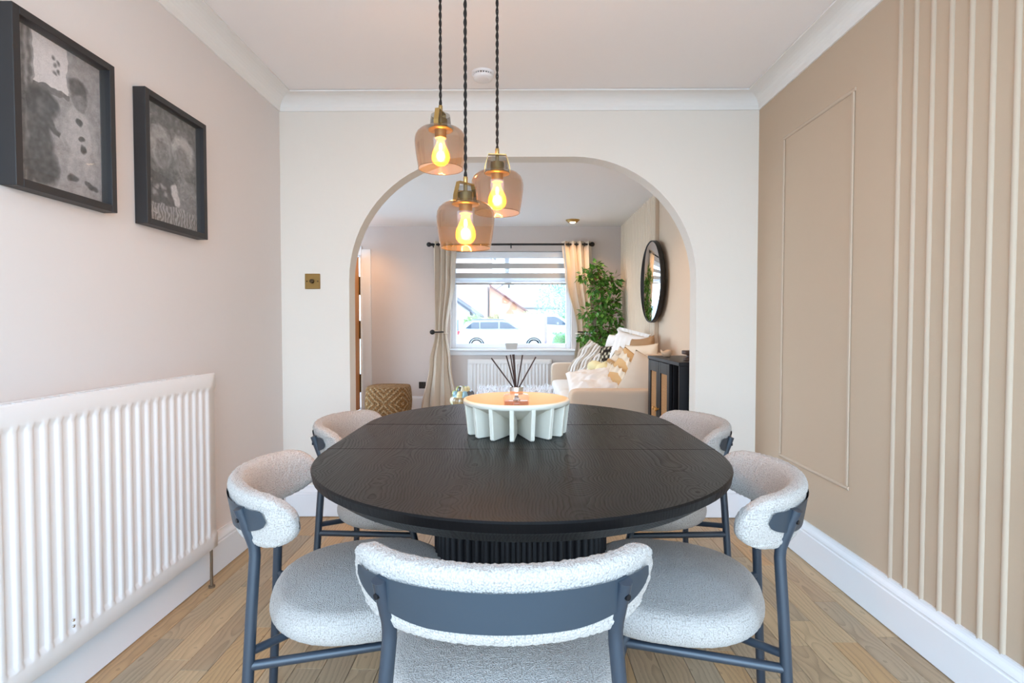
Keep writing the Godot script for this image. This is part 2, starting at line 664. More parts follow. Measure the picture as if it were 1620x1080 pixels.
# ================= window, blind, door =================
func window_and_door() -> void:
	var w := setting("window_1")
	var zf := ZF - 0.13
	var s := tool()
	for b in [[-0.86, -0.795, 0.80, 2.06], [0.655, 0.72, 0.80, 2.06], [-0.795, 0.655, 0.80, 0.865], [-0.795, 0.655, 1.995, 2.06], [-0.795, 0.655, 1.68, 1.735], [-0.155, -0.095, 1.735, 1.995]]:
		box(s, Vector3((b[0] + b[1]) / 2, (b[2] + b[3]) / 2, zf), Vector3(b[1] - b[0], b[3] - b[2], 0.065), 0.006)
	obj("window_frame", s, M.upvc, w)
	for b in [[-0.795, 0.655, 0.865, 1.68], [-0.795, -0.155, 1.735, 1.995], [-0.095, 0.655, 1.735, 1.995]]:
		s = tool()
		quad(s, Vector3(b[0], b[2], zf), Vector3(b[1], b[2], zf), Vector3(b[1], b[3], zf), Vector3(b[0], b[3], zf))
		obj("pane", s, M.pane, w)
	s = tool()
	box(s, Vector3(-0.09, 1.66, zf + 0.045), Vector3(0.05, 0.03, 0.025), 0.005)
	box(s, Vector3(-0.10, 1.635, zf + 0.055), Vector3(0.022, 0.07, 0.016), 0.005)
	obj("window_handle", s, mat(rgb(150, 152, 156), 0.4, 0.4), w)
	s = tool()
	box(s, Vector3(-0.07, 0.785, ZF - 0.03), Vector3(1.72, 0.028, 0.20), 0.006)
	obj("sill", s, M.gloss_white, w)
	s = tool()
	box(s, Vector3(-0.07, 0.743, ZF + 0.012), Vector3(1.66, 0.055, 0.022), 0.005)
	obj("apron", s, M.gloss_white, w)
	# striped blind in the window recess
	var bl := thing("day_night_blind", "grey and white striped day and night roller blind half lowered in the living room window", "blind", Vector3(-0.07, 2.055, ZF - 0.06))
	s = tool()
	box(s, Vector3(0, -0.025, 0), Vector3(1.50, 0.085, 0.075), 0.012)
	obj("cassette", s, M.upvc, bl)
	var band := mat(rgb(196, 192, 188), 0.9)
	band.backlight_enabled = true
	band.backlight = Color(0.42, 0.41, 0.40)
	var sheer := mat(Color(0.95, 0.96, 0.97, 0.30), 0.9)
	sheer.transparency = BaseMaterial3D.TRANSPARENCY_ALPHA
	var rows := [[401, 407, 0], [407, 416.5, 1], [416.5, 425, 0], [425, 432, 1], [432, 440, 0], [440, 447.5, 1]]
	for r in rows:
		var ya: float = 1.1 + (515.2 - r[0]) * 7.124 / 854.0 - 2.055
		var yb: float = 1.1 + (515.2 - r[1]) * 7.124 / 854.0 - 2.055
		s = tool()
		box(s, Vector3(0, (ya + yb) / 2, 0), Vector3(1.46, ya - yb, 0.002))
		obj("sheer_band" if r[2] else "opaque_band", s, sheer if r[2] else band, bl)
	var yl: float = 1.1 + (515.2 - 448.8) * 7.124 / 854.0 - 2.055
	s = tool()
	box(s, Vector3(0, yl, 0), Vector3(1.46, 0.024, 0.016), 0.005)
	obj("bottom_bar", s, mat(rgb(178, 176, 174), 0.5), bl)
	# doorway with an open timber door
	var d := setting("door_1")
	var arc := [Vector2(0, 0), Vector2(0.018, 0.0), Vector2(0.018, 0.085), Vector2(0.012, 0.10), Vector2(0.008, 0.12), Vector2(0, 0.12)]
	s = tool()
	box(s, Vector3(-2.02 + 0.06, 1.05, ZF + 0.009), Vector3(0.12, 2.10, 0.018), 0.004)
	box(s, Vector3(-2.84 - 0.06, 1.05, ZF + 0.009), Vector3(0.12, 2.10, 0.018), 0.004)
	box(s, Vector3(-2.43, 2.08, ZF + 0.009), Vector3(0.82, 0.12, 0.018), 0.004)
	obj("architrave", s, M.gloss_white, d)
	s = tool()
	box(s, Vector3(-2.03, 1.01, ZF - 0.14), Vector3(0.03, 2.02, 0.28))
	box(s, Vector3(-2.83, 1.01, ZF - 0.14), Vector3(0.03, 2.02, 0.28))
	obj("door_lining", s, M.gloss_white, d)
	var oak := bumpy(mat(rgb(204, 134, 58), 0.45), noise_tex(FastNoiseLite.TYPE_SIMPLEX_SMOOTH, 0.02, 9), 0.03, Vector3(9, 0.8, 9))
	s = tool()
	box(s, Vector3(-2.072, 1.0, ZF + 0.02 + 0.38), Vector3(0.044, 1.98, 0.76), 0.004)
	var leaf := obj("door_leaf", s, oak, d)
	for y in [0.35, 1.05, 1.62]:
		s = tool()
		tube(s, [Vector3(-2.043, y - 0.12, ZF + 0.03), Vector3(-2.043, y + 0.12, ZF + 0.03)], 0.009, 10)
		obj("hinge", s, M.dark_brass, leaf)
	s = tool()
	tube(s, [Vector3(-2.05, 1.02, ZF + 0.70), Vector3(-2.00, 1.02, ZF + 0.70), Vector3(-1.995, 1.02, ZF + 0.58)], 0.009, 10)
	obj("handle", s, M.chrome, leaf)

# ================= table =================
func stadium(cx: float, z_front: float, z_back: float, r: float, n := 40) -> PackedVector2Array:  # in (x, -z); counter-clockwise
	var p := PackedVector2Array()
	for k in n + 1:
		var a := PI + PI * k / n
		p.append(Vector2(cx + r * cos(a), z_front + r * sin(a)))
	for k in n + 1:
		var a := PI * k / n
		p.append(Vector2(cx + r * cos(a), z_back + r * sin(a)))
	return p

func dining_table() -> void:
	var cx := 0.012
	var dc := 1.7175
	var t := thing("dining_table", "black stained ash oval extending dining table on a fluted pedestal", "table", Vector3(cx, 0, -dc))
	var flat := Transform3D(Basis(Vector3.RIGHT, -PI / 2), Vector3.ZERO)   # polygon (x, depth) laid flat, its +z up
	var a := 0.2125   # centres of the round ends
	var r := 0.553
	var seam := 0.19
	var layers := [[0.694, 0.05], [0.722, 0.012], [0.728, 0.003], [0.746, 0.0], [0.750, 0.0035]]
	for e in [-1, 1]:
		var p := PackedVector2Array()
		for k in 49:
			var g := PI * k / 48
			p.append(Vector2(r * cos(g) * e, (a + r * sin(g)) * e))
		p.append(Vector2(-r * e, (seam + 0.0006) * e))
		p.append(Vector2(r * e, (seam + 0.0006) * e))
		var s := tool()
		prism(s, p, layers, flat, true)
		obj("tabletop_end", s, M.ash, t)
	var s2 := tool()
	prism(s2, PackedVector2Array([Vector2(-r, -seam + 0.0006), Vector2(r, -seam + 0.0006), Vector2(r, seam - 0.0006), Vector2(-r, seam - 0.0006)]), [[0.694, 0.0], [0.7485, 0.0], [0.7495, 0.001]], flat)
	obj("tabletop_leaf", s2, M.ash, t)
	# fluted pedestal
	var core := stadium(0, -0.09, 0.09, 0.245, 24)
	var s3 := tool()
	prism(s3, core, [[0.0, 0.0], [0.694, 0.0]], flat, true)
	var ped := obj("pedestal", s3, M.black_wood, t)
	s3 = tool()
	prism(s3, stadium(0, -0.09, 0.09, 0.29, 24), [[0.0, 0.0], [0.03, 0.0], [0.034, 0.004]], flat, true)
	obj("plinth", s3, M.black_wood, t)
	var rib := tool(1)
	var lo := PackedVector3Array()
	var hi := PackedVector3Array()
	for k in 9:
		var g := PI * k / 8
		lo.append(Vector3(0.0095 * cos(g), 0.034, 0.015 * sin(g)))
		hi.append(Vector3(0.0095 * cos(g), 0.694, 0.015 * sin(g)))
	grid(rib, [lo, hi], false, false, true)
	rib.generate_normals()
	var rib_mesh := rib.commit()
	var around := TAU * 0.245 + 4 * 0.09
	var n := 68
	for k in n:
		var l := around * k / n
		var pos := Vector3.ZERO
		var nrm := Vector3.ZERO
		var q := PI * 0.245
		if l < q:
			nrm = Vector3(cos(l / 0.245), 0, sin(l / 0.245))
			pos = Vector3(0, 0, 0.09) + nrm * 0.245
		elif l < q + 0.18:
			nrm = Vector3(-1, 0, 0)
			pos = Vector3(-0.245, 0, 0.09 - (l - q))
		elif l < 2 * q + 0.18:
			var g := PI + (l - q - 0.18) / 0.245
			nrm = Vector3(cos(g), 0, sin(g))
			pos = Vector3(0, 0, -0.09) + nrm * 0.245
		else:
			nrm = Vector3(1, 0, 0)
			pos = Vector3(0.245, 0, -0.09 + (l - 2 * q - 0.18))
		var sl := obj("slat", rib_mesh, M.black_wood, ped)
		sl.transform = Transform3D(Basis(Vector3.UP.cross(nrm), Vector3.UP, nrm), pos - nrm * 0.001)

# ================= chairs =================
var fuzz := FastNoiseLite.new()

func fluff(p: Vector3) -> float:
	return fuzz.get_noise_3d(p.x, p.y, p.z)

func make_chair() -> Node3D:
	fuzz.seed = 4
	fuzz.frequency = 95.0
	fuzz.fractal_octaves = 2
	var t := Node3D.new()
	t.name = numbered("dining_chair")
	add_child(t)
	# seat: local -z is forward
	var s := tool(1)
	var rows := []
	var nu := 230
	var prof := []
	for k in 60:    # from the middle of the top out to the edge
		prof.append(Vector2(k / 60.0 * 0.86, 0.0))
	for k in 13:
		var g := PI / 2 - PI * k / 12
		prof.append(Vector2(0.86 + 0.14 * cos(g), 0.036 * (sin(g) - 1.0)))
	prof.append(Vector2(0.5, -0.072))
	prof.append(Vector2(0.0, -0.072))
	for q in prof:
		var row := PackedVector3Array()
		for k in nu:
			var a := TAU * k / nu
			var ca := cos(a)
			var sa := sin(a)
			var x := signf(ca) * pow(absf(ca), 0.86) * 0.245
			var z := signf(sa) * pow(absf(sa), 0.86) * 0.236
			if z < 0:
				x *= 1.0 + 0.10 * z / 0.236 * -1.0 * 0.6
			var dome = 0.018 * (1.0 - q.x * q.x)
			var p := Vector3(x * q.x, 0.436 + q.y + (dome if q.y > -0.04 else 0.0), z * q.x)
			var f := fluff(p) * 0.0012
			var nrm := Vector3(x, 0, z).normalized() * clampf((q.x - 0.8) * 5.0, 0, 1) + Vector3.UP * (1.0 if q.y > -0.03 else -0.4)
			row.append(p + nrm.normalized() * f)
		rows.append(row)
	grid(s, rows, true, false, true)
	obj("seat", s, M.boucle, t)
	# backrest: a curved roll, boucle all round, with a steel plate let into its outside
	s = tool(1)
	rows = []
	var n := 200
	for i in n + 1:
		var u := -1.0 + 2.0 * i / n
		var row := PackedVector3Array()
		for k in 56:
			var g := TAU * k / 56
			row.append(back_point(u, g))
		rows.append(row)
	grid(s, rows, true)
	var back := obj("backrest", s, M.boucle, t)
	s = tool(1)
	var plate_rows := []
	for side in 2:
		for i in 61:
			var u := (-1.0 + 2.0 * i / 60) * 0.80
			var q := clampf((absf(u) - 0.70) / 0.10, 0.0, 1.0)
			var hi := 0.032 * sqrt(maxf(1.0 - q * q, 0.0)) + 0.012 * q
			var r := clampf((absf(u) - 0.32) / 0.48, 0.0, 1.0)
			var lo := 0.037 * sqrt(maxf(1.0 - r * r, 0.0)) - 0.012 * r
			if side == 0:
				var row := PackedVector3Array()
				for k in 9:
					var y := lerpf(-lo, hi, k / 8.0)
					row.append(back_frame(u, 0.0265, y))
				plate_rows.append(row)
	grid(s, plate_rows, false, false, true)
	obj("back_plate", s, M.plate, t).set_meta("label", "dark blue-grey steel back plate")
	# legs and rails
	for sx in [-1, 1]:
		s = tool()
		var path := [Vector3(0.235 * sx, 0, 0.272), Vector3(0.216 * sx, 0.2, 0.260), Vector3(0.198 * sx, 0.45, 0.248), Vector3(0.1865 * sx, 0.585, 0.2405), Vector3(0.186 * sx, 0.605, 0.242), Vector3(0.187 * sx, 0.622, 0.2465), Vector3(0.195 * sx, 0.697, 0.270)]
		tube(s, path, 0.0125, 16)
		var leg := obj("rear_leg", s, M.frame, t)
		s = tool()
		var c: Vector3 = Vector3(0.192 * sx, 0.671, 0.262)
		var out := Vector3(0.55 * sx, 0, 0.83).normalized()
		tube(s, [c + out * 0.008, c + out * 0.0155], [0.0058, 0.0050], 12)
		obj("screw", s, M.screw, leg)
		s = tool()
		tube(s, [Vector3(0.195 * sx, 0.385, -0.085), Vector3(0.205 * sx, 0.345, -0.10), Vector3(0.232 * sx, 0.0, -0.185)], 0.0125, 16)
		obj("front_leg", s, M.frame, t)
		s = tool()
		tube(s, [Vector3(0.2055 * sx, 0.345, 0.253), Vector3(0.2055 * sx, 0.345, -0.10)], 0.0105, 12)
		obj("side_rail", s, M.frame, t)
		s = tool()
		var y := 0.366 if sx > 0 else 0.352
		tube(s, [Vector3(0.2035 * sx, 0.375, 0.2515), Vector3(0.10 * sx, y, 0.13), Vector3(-0.10 * sx, y, 0.0), Vector3(-0.198 * sx, 0.372, -0.09)], 0.0095, 12)
		obj("cross_rail", s, M.frame, t)
	return t

func back_frame(u: float, off: float, y: float) -> Vector3:  # a point off the middle surface of the backrest
	var a := u * 1.36
	var p := Vector3(0.254 * sin(a), 0.672 + y - 0.010 * u * u, 0.298 - 0.200 * (1.0 - cos(a)))
	var nrm := Vector3(0.200 * sin(a), 0, 0.254 * cos(a)).normalized()
	return p + nrm * (off + y * 0.16)

func back_point(u: float, g: float) -> Vector3:
	var q := clampf((absf(u) - 0.70) / 0.30, 0.0, 1.0)
	var h_top := 0.064 * sqrt(maxf(1.0 - q * q, 0.0)) + 0.0001
	q = clampf((absf(u) - 0.50) / 0.50, 0.0, 1.0)
	var h_low := 0.066 * sqrt(maxf(1.0 - q * q, 0.0)) + 0.0001
	var qt := clampf((absf(u) - 0.92) / 0.08, 0.0, 1.0)
	var th := 0.0265 * sqrt(maxf(1.0 - qt * qt, 0.0)) + 0.0001
	var c := cos(g)
	var sn := sin(g)
	var off := signf(c) * pow(absf(c), 0.62) * th
	var y := signf(sn) * pow(absf(sn), 0.8) * (h_top if sn > 0 else h_low)
	var p := back_frame(u, off, y)
	# slightly hollow where the plate lies, so that the plate is let in
	if c > 0 and absf(y) < 0.04:
		off -= 0.004
		p = back_frame(u, off, y)
	var m := back_frame(u, 0, 0)
	return p + (p - m).normalized() * fluff(p) * 0.0026

func chairs() -> void:
	var c := make_chair()
	var spots := [
		[Vector3(-0.023, 0, -1.116), 0.0, "cream boucle dining chair seen from behind, at the near end of the black table"],
		[Vector3(-0.408, 0, -1.44), -74.0, "cream boucle dining chair nearest the white ribbed radiator, at the near left of the table"],
		[Vector3(0.408, 0, -1.44), 74.0, "cream boucle dining chair nearest the taupe battened wall, at the near right of the table"],
		[Vector3(-0.46, 0, -2.135), -93.0, "boucle dining chair tucked under the far left of the table, below the brass dimmer switch"],
		[Vector3(0.498, 0, -2.135), 93.0, "boucle dining chair tucked under the far right of the table, beside the brass double socket"]]
	for i in spots.size():
		var o: Node3D = c
		if i > 0:
			o = c.duplicate()
			o.name = numbered("dining_chair")
			add_child(o)
		o.position = spots[i][0]
		o.rotation_degrees = Vector3(0, spots[i][1], 0)
		tag(o, spots[i][2], "chair", "boucle chairs round the dining table")

# ================= bowl and reed diffuser =================
func bowl_and_diffuser() -> void:
	var at := Vector3(0.0, 0.7505, -1.772)
	var b := thing("fluted_bowl", "round pale stone bowl with deep upright fins and peach inside on the dining table", "bowl", at)
	var stone := bumpy(mat(rgb(213, 206, 190), 0.9), noise_tex(FastNoiseLite.TYPE_SIMPLEX_SMOOTH, 0.05, 13), 0.05, Vector3(9, 9, 9))
	var s := tool()
	var prof := [Vector2(0.0, 0.045), Vector2(0.045, 0.047), Vector2(0.085, 0.058), Vector2(0.125, 0.075), Vector2(0.155, 0.090), Vector2(0.170, 0.095), Vector2(0.1745, 0.099), Vector2(0.1745, 0.108), Vector2(0.172, 0.112), Vector2(0.166, 0.112)]
	lathe(s, prof, 64)
	var st := [Vector2(0.0, 0.0), Vector2(0.03, 0.0), Vector2(0.026, 0.02), Vector2(0.026, 0.048)]
	lathe(s, st, 24)
	obj("outer_bowl", s, stone, b)
	s = tool()
	lathe(s, [Vector2(0.166, 0.112), Vector2(0.163, 0.1085), Vector2(0.150, 0.096), Vector2(0.12, 0.082), Vector2(0.085, 0.071), Vector2(0.05, 0.066), Vector2(0.0, 0.065)], 64)
	obj("inside", s, mat(rgb(226, 182, 146), 0.6), b).set_meta("label", "peach coloured inside of the bowl")
	var fin := tool()
	prism(fin, PackedVector2Array([Vector2(0.02, 0.0), Vector2(0.158, 0.0), Vector2(0.163, 0.004), Vector2(0.1735, 0.098), Vector2(0.165, 0.100), Vector2(0.155, 0.092), Vector2(0.125, 0.077), Vector2(0.085, 0.060), Vector2(0.02, 0.05)]), [[-0.0068, 0.002], [-0.005, 0.0], [0.005, 0.0], [0.0068, 0.002]])
	fin.generate_normals()
	var fm := fin.commit()
	for k in 16:
		var o := obj("fin", fm, stone, b)
		o.rotation.y = -PI / 2 + deg_to_rad(-4.8 + 22.5 * k)
	# diffuser
	var d := thing("reed_diffuser", "glass reed diffuser with chrome collar and dark brown reeds, standing in the fluted bowl", "diffuser", at + Vector3(0.0, 0.0655, 0.0))
	var gl := mat(Color(0.86, 0.74, 0.62, 0.20), 0.03, 0, 0.6)
	gl.transparency = BaseMaterial3D.TRANSPARENCY_ALPHA
	s = tool()
	lathe(s, round_prof([Vector2(0, 0.0), Vector2(0.043, 0.0), Vector2(0.043, 0.058), Vector2(0.018, 0.062)], 0.006, 3), 40)
	obj("bottle", s, gl, d)
	s = tool()
	lathe(s, round_prof([Vector2(0, 0.003), Vector2(0.040, 0.003), Vector2(0.040, 0.038), Vector2(0, 0.038)], 0.003, 2), 32)
	var liq := mat(Color(0.62, 0.26, 0.05, 0.62), 0.05)
	liq.transparency = BaseMaterial3D.TRANSPARENCY_ALPHA
	obj("scented_oil", s, liq, d)
	s = tool()
	lathe(s, round_prof([Vector2(0.0, 0.060), Vector2(0.022, 0.060), Vector2(0.022, 0.084), Vector2(0.016, 0.084), Vector2(0.012, 0.078)], 0.0015, 2), 32)
	obj("collar", s, M.chrome, d)
	var reedm := mat(rgb(52, 38, 34), 0.85)
	for r in [[-0.082, 0.012], [-0.033, 0.010], [-0.020, -0.012], [-0.008, 0.008], [-0.012, 0.0], [0.020, 0.004], [0.064, -0.004]]:
		s = tool()
		var top := Vector3(r[0], 0.192 - absf(r[0]) * 0.16, r[1])
		tube(s, [Vector3(-r[0] * 0.32, 0.006, -r[1]), Vector3(r[0] * 0.12, 0.08, r[1] * 0.2), top], 0.0023, 7)
		obj("reed", s, reedm, d)

# ================= pendants =================
func pendants() -> void:
	var spots := [[Vector3(-0.252, 1.622, -1.81), 1.35, "smoked amber glass pendant lamp on a twisted cord, uppermost of the three over the table"],
		[Vector3(-0.063, 1.470, -1.78), 0.12, "smoked amber glass pendant lamp at middle height, right of the other two over the table"],
		[Vector3(-0.150, 1.330, -1.60), 0.85, "smoked amber glass pendant lamp hanging lowest and nearest over the table"]]
	var rose := thing("ceiling_rose", "round brass ceiling rose from which the three pendant cords hang", "ceiling rose", Vector3(-0.15, HC, -1.73))
	var s := tool()
	lathe(s, [Vector2(0, -0.03), Vector2(0.15, -0.03), Vector2(0.155, -0.026), Vector2(0.155, 0.0)], 40)
	obj("plate", s, M.brass, rose)
	var glow := mat(Color(1.0, 0.62, 0.18, 0.42), 0.1)
	glow.transparency = BaseMaterial3D.TRANSPARENCY_ALPHA
	glow.emission_enabled = true
	glow.emission = Color(1.0, 0.55, 0.10)
	glow.emission_energy_multiplier = 0.75
	var core := mat(Color(1, 0.9, 0.6), 0.5)
	core.emission_enabled = true
	core.emission = Color(1.0, 0.90, 0.66)
	core.emission_energy_multiplier = 7.0
	for sp in spots:
		var p := thing("pendant_lamp", sp[2], "pendant lamp", sp[0], sp[1], "glass pendants over the dining table")
		# glass shade, open below, with a short neck
		var prof := [Vector2(0.0735, 0.0), Vector2(0.0775, 0.02), Vector2(0.0815, 0.045), Vector2(0.0845, 0.070), Vector2(0.0858, 0.088), Vector2(0.0845, 0.102), Vector2(0.079, 0.115), Vector2(0.068, 0.1255), Vector2(0.053, 0.132), Vector2(0.041, 0.136), Vector2(0.0365, 0.139), Vector2(0.0352, 0.145), Vector2(0.0318, 0.176)]
		s = tool()
		lathe(s, prof, 48)
		obj("glass_shade", s, M.smoked, p)
		s = tool()
		lathe(s, [Vector2(0.0725, 0.0), Vector2(0.0737, -0.0012), Vector2(0.0749, 0.0), Vector2(0.0737, 0.0012), Vector2(0.0725, 0.0)], 48)
		obj("rim", s, M.smoked, p)
		# gallery plate, lamp holder, strap
		s = tool()
		lathe(s, [Vector2(0.0, 0.1265), Vector2(0.040, 0.1265), Vector2(0.0405, 0.1285), Vector2(0.036, 0.131), Vector2(0.0, 0.131)], 32)
		obj("gallery", s, M.brass, p)
		s = tool()
		lathe(s, round_prof([Vector2(0, 0.100), Vector2(0.0195, 0.100), Vector2(0.0195, 0.1265), Vector2(0.0225, 0.1265), Vector2(0.0225, 0.163), Vector2(0.006, 0.166), Vector2(0.006, 0.186), Vector2(0, 0.186)], 0.002, 2), 28)
		obj("lamp_holder", s, M.old_brass, p)
		s = tool()
		var st := [Vector3(-0.040, 0.129, 0), Vector3(-0.0385, 0.150, 0), Vector3(-0.029, 0.187, 0), Vector3(0.029, 0.187, 0), Vector3(0.0385, 0.150, 0), Vector3(0.040, 0.129, 0)]
		var ro := []
		for q in st:
			var k: Vector3 = q + Vector3(0, 0.003, 0) if absf(q.x) < 0.03 else q + Vector3(signf(q.x) * 0.003, 0, 0)
			ro.append(PackedVector3Array([q + Vector3(0, 0, 0.008), q - Vector3(0, 0, 0.008), k - Vector3(0, 0, 0.008), k + Vector3(0, 0, 0.008)]))
		grid(s, ro, true, false, true)
		obj("strap", s, M.brass, p)
		s = tool()
		lathe(s, round_prof([Vector2(0, 0.186), Vector2(0.0065, 0.186), Vector2(0.0065, 0.208), Vector2(0, 0.208)], 0.001, 2), 16)
		obj("cord_grip", s, M.brass, p)
		# bulb
		s = tool()
		lathe(s, [Vector2(0.0, 0.010), Vector2(0.012, 0.0115), Vector2(0.022, 0.018), Vector2(0.0285, 0.028), Vector2(0.030, 0.038), Vector2(0.0285, 0.050), Vector2(0.023, 0.064), Vector2(0.0165, 0.077), Vector2(0.0135, 0.090), Vector2(0.0135, 0.100)], 28)
		obj("bulb", s, glow, p)
		s = tool()
		ellipsoid(s, Vector3(0, 0.042, 0), Vector3(0.0135, 0.018, 0.0135), 16, 10)
		ellipsoid(s, Vector3(0, 0.072, 0), Vector3(0.006, 0.014, 0.006), 12, 8)
		obj("bulb_filament", s, core, p)
		var l := OmniLight3D.new()
		l.name = "lamp_light"
		l.position = Vector3(0, 0.042, 0)
		l.light_color = Color(1.0, 0.70, 0.36)
		l.light_energy = 0.10
		l.light_size = 0.018
		l.omni_range = 12.0
		l.omni_attenuation = 2.0
		l.shadow_enabled = true
		p.add_child(l)
		# twisted cord up to the rose
		s = tool()
		var len: float = HC - 0.03 - sp[0].y - 0.206
		for w in 2:
			var path := []
			var m := int(len / 0.004)
			for k in m + 1:
				var y := len * k / m
				var a := y / 0.026 * TAU * 0.5 + PI * w
				path.append(Vector3(0.0026 * cos(a), 0.206 + y, 0.0026 * sin(a)))
			tube(s, path, 0.0027, 6)
		obj("cord", s, M.cord, p)

# ================= things on the walls =================
func soft(d: float, w: float) -> float:
	return clampf(0.5 - d / w, 0.0, 1.0)

func ell(x: float, y: float, cx: float, cy: float, rx: float, ry: float) -> float:  # below 0 inside; about a distance
	return (Vector2((x - cx) / rx, (y - cy) / ry).length() - 1.0) * minf(rx, ry)

func seg(x: float, y: float, ax: float, ay: float, bx: float, by: float, r: float) -> float:
	var p := Vector2(x, y)
	return p.distance_to(Geometry2D.get_closest_point_to_segment(p, Vector2(ax, ay), Vector2(bx, by))) - r

func photo(which: int) -> ImageTexture:
	var w := 300
	var h := 410
	var n := FastNoiseLite.new()
	n.seed = 31 + which
	n.fractal_octaves = 2
	n.frequency = 0.03
	var im := Image.create(w, h, false, Image.FORMAT_RGB8)
	for j in h:
		for i in w:
			var x := float(i) / w + 0.028 * n.get_noise_2d(i * 0.6, j * 0.6 + 500.0)
			var y := float(j) / h * 1.36 + 0.028 * n.get_noise_2d(i * 0.6 + 900.0, j * 0.6)
			var g := 0.0
			var k := n.get_noise_2d(i * 0.73, j * 0.73)
			if which == 0:   # two costumed children standing in a room with a window
				g = 0.62 + 0.05 * k
				if y > 1.0: g = 0.66 + 0.05 * k
				if x < 0.22: g = 0.45 + 0.12 * sin(x * 90.0)
				if x > 0.24 and x < 0.60 and y < 0.42: g = 0.93
				if x > 0.24 and x < 0.62 and y > 0.42 and y < 0.47: g = 0.40
				for q in [[0.45, 0.14], [0.50, 0.17], [0.46, 0.20], [0.51, 0.24], [0.47, 0.27]]:
					g = lerpf(g, 0.4, soft(ell(x, y, q[0], q[1], 0.02, 0.018), 0.02))
				g = lerpf(g, 0.30, soft(ell(x, y, 0.02, 0.8, 0.14, 0.4), 0.05))
				# smaller child: dark hair and a dark long dress
				g = lerpf(g, 0.22, soft(seg(x, y, 0.30, 0.74, 0.30, 1.12, 0.10 + maxf(y - 0.8, 0) * 0.22), 0.04))
				g = lerpf(g, 0.26, soft(seg(x, y, 0.36, 0.72, 0.53, 0.86, 0.03), 0.02))
				g = lerpf(g, 0.17, soft(ell(x, y, 0.31, 0.60, 0.17, 0.15), 0.05))
				g = lerpf(g, 0.33, soft(ell(x, y, 0.32, 0.64, 0.07, 0.08), 0.05))
				# taller child: pale suit, three dark round buttons
				g = lerpf(g, 0.70, soft(seg(x, y, 0.66, 0.95, 0.64, 1.12, 0.055), 0.03))
				g = lerpf(g, 0.70, soft(seg(x, y, 0.80, 0.95, 0.86, 1.14, 0.055), 0.03))
				g = lerpf(g, 0.22, soft(seg(x, y, 0.60, 1.20, 0.66, 1.17, 0.03), 0.02))
				g = lerpf(g, 0.22, soft(seg(x, y, 0.82, 1.20, 0.92, 1.22, 0.03), 0.02))
				g = lerpf(g, 0.74, soft(ell(x, y, 0.73, 0.74, 0.17, 0.24), 0.03))
				g = lerpf(g, 0.70, soft(seg(x, y, 0.60, 0.62, 0.53, 0.86, 0.035), 0.02))
				g = lerpf(g, 0.68, soft(seg(x, y, 0.87, 0.62, 0.94, 0.92, 0.035), 0.02))
				for q in [[0.74, 0.62], [0.75, 0.78], [0.78, 0.87]]:
					g = lerpf(g, 0.20, soft(ell(x, y, q[0], q[1], 0.042, 0.036), 0.015))
				g = lerpf(g, 0.34, soft(ell(x, y, 0.73, 0.36, 0.10, 0.13), 0.03))
				g = lerpf(g, 0.48, soft(ell(x, y, 0.73, 0.41, 0.075, 0.09), 0.03))
				g = lerpf(g, 0.24, soft(ell(x, y, 0.73, 0.29, 0.11, 0.07), 0.03))
			else:            # two people with light hair close together, a striped surface below
				g = 0.34 + 0.10 * k
				g = lerpf(g, 0.62, soft(ell(x, y, 0.32, 0.44, 0.19, 0.24), 0.06))
				g = lerpf(g, 0.44, soft(ell(x, y, 0.36, 0.52, 0.12, 0.16), 0.06))
				g = lerpf(g, 0.72, soft(ell(x, y, 0.74, 0.40, 0.22, 0.20), 0.06))
				g = lerpf(g, 0.46, soft(ell(x, y, 0.72, 0.52, 0.16, 0.18), 0.06))
				g = lerpf(g, 0.22, soft(ell(x, y, 0.35, 0.98, 0.38, 0.26), 0.08))
				g = lerpf(g, 0.50, soft(ell(x, y, 0.80, 0.98, 0.22, 0.26), 0.06))
				g = lerpf(g, 0.85, soft(seg(x, y, 0.55, 0.88, 0.62, 1.06, 0.05), 0.03))
				for q in [[0.12, 0.9], [0.25, 0.94], [0.36, 0.92], [0.2, 1.02], [0.4, 1.0]]:
					g = lerpf(g, 0.62, soft(ell(x, y, q[0], q[1], 0.04, 0.03), 0.03))
				g += 0.12 * k * sin(y * 60.0 + k * 9.0)
				if y > 1.12: g = 0.55 + 0.16 * sin(x * 120.0 + 3.0 * k)
				for q in [[0.06, 1.22], [0.14, 1.21], [0.22, 1.23]]:
					g = lerpf(g, 0.9, soft(absf(ell(x, y, q[0], q[1], 0.03, 0.03)) - 0.003, 0.008))
			g += 0.14 * n.get_noise_2d(i * 1.3 + 77.0, j * 1.3) * (1.2 - g) + 0.07 * n.get_noise_2d(i * 6.0, j * 6.0)
			g = clampf(g, 0.0, 1.0)
			im.set_pixel(i, j, Color(g * 0.80 + 0.10, g * 0.775 + 0.10, g * 0.77 + 0.10))
	return ImageTexture.create_from_image(im)

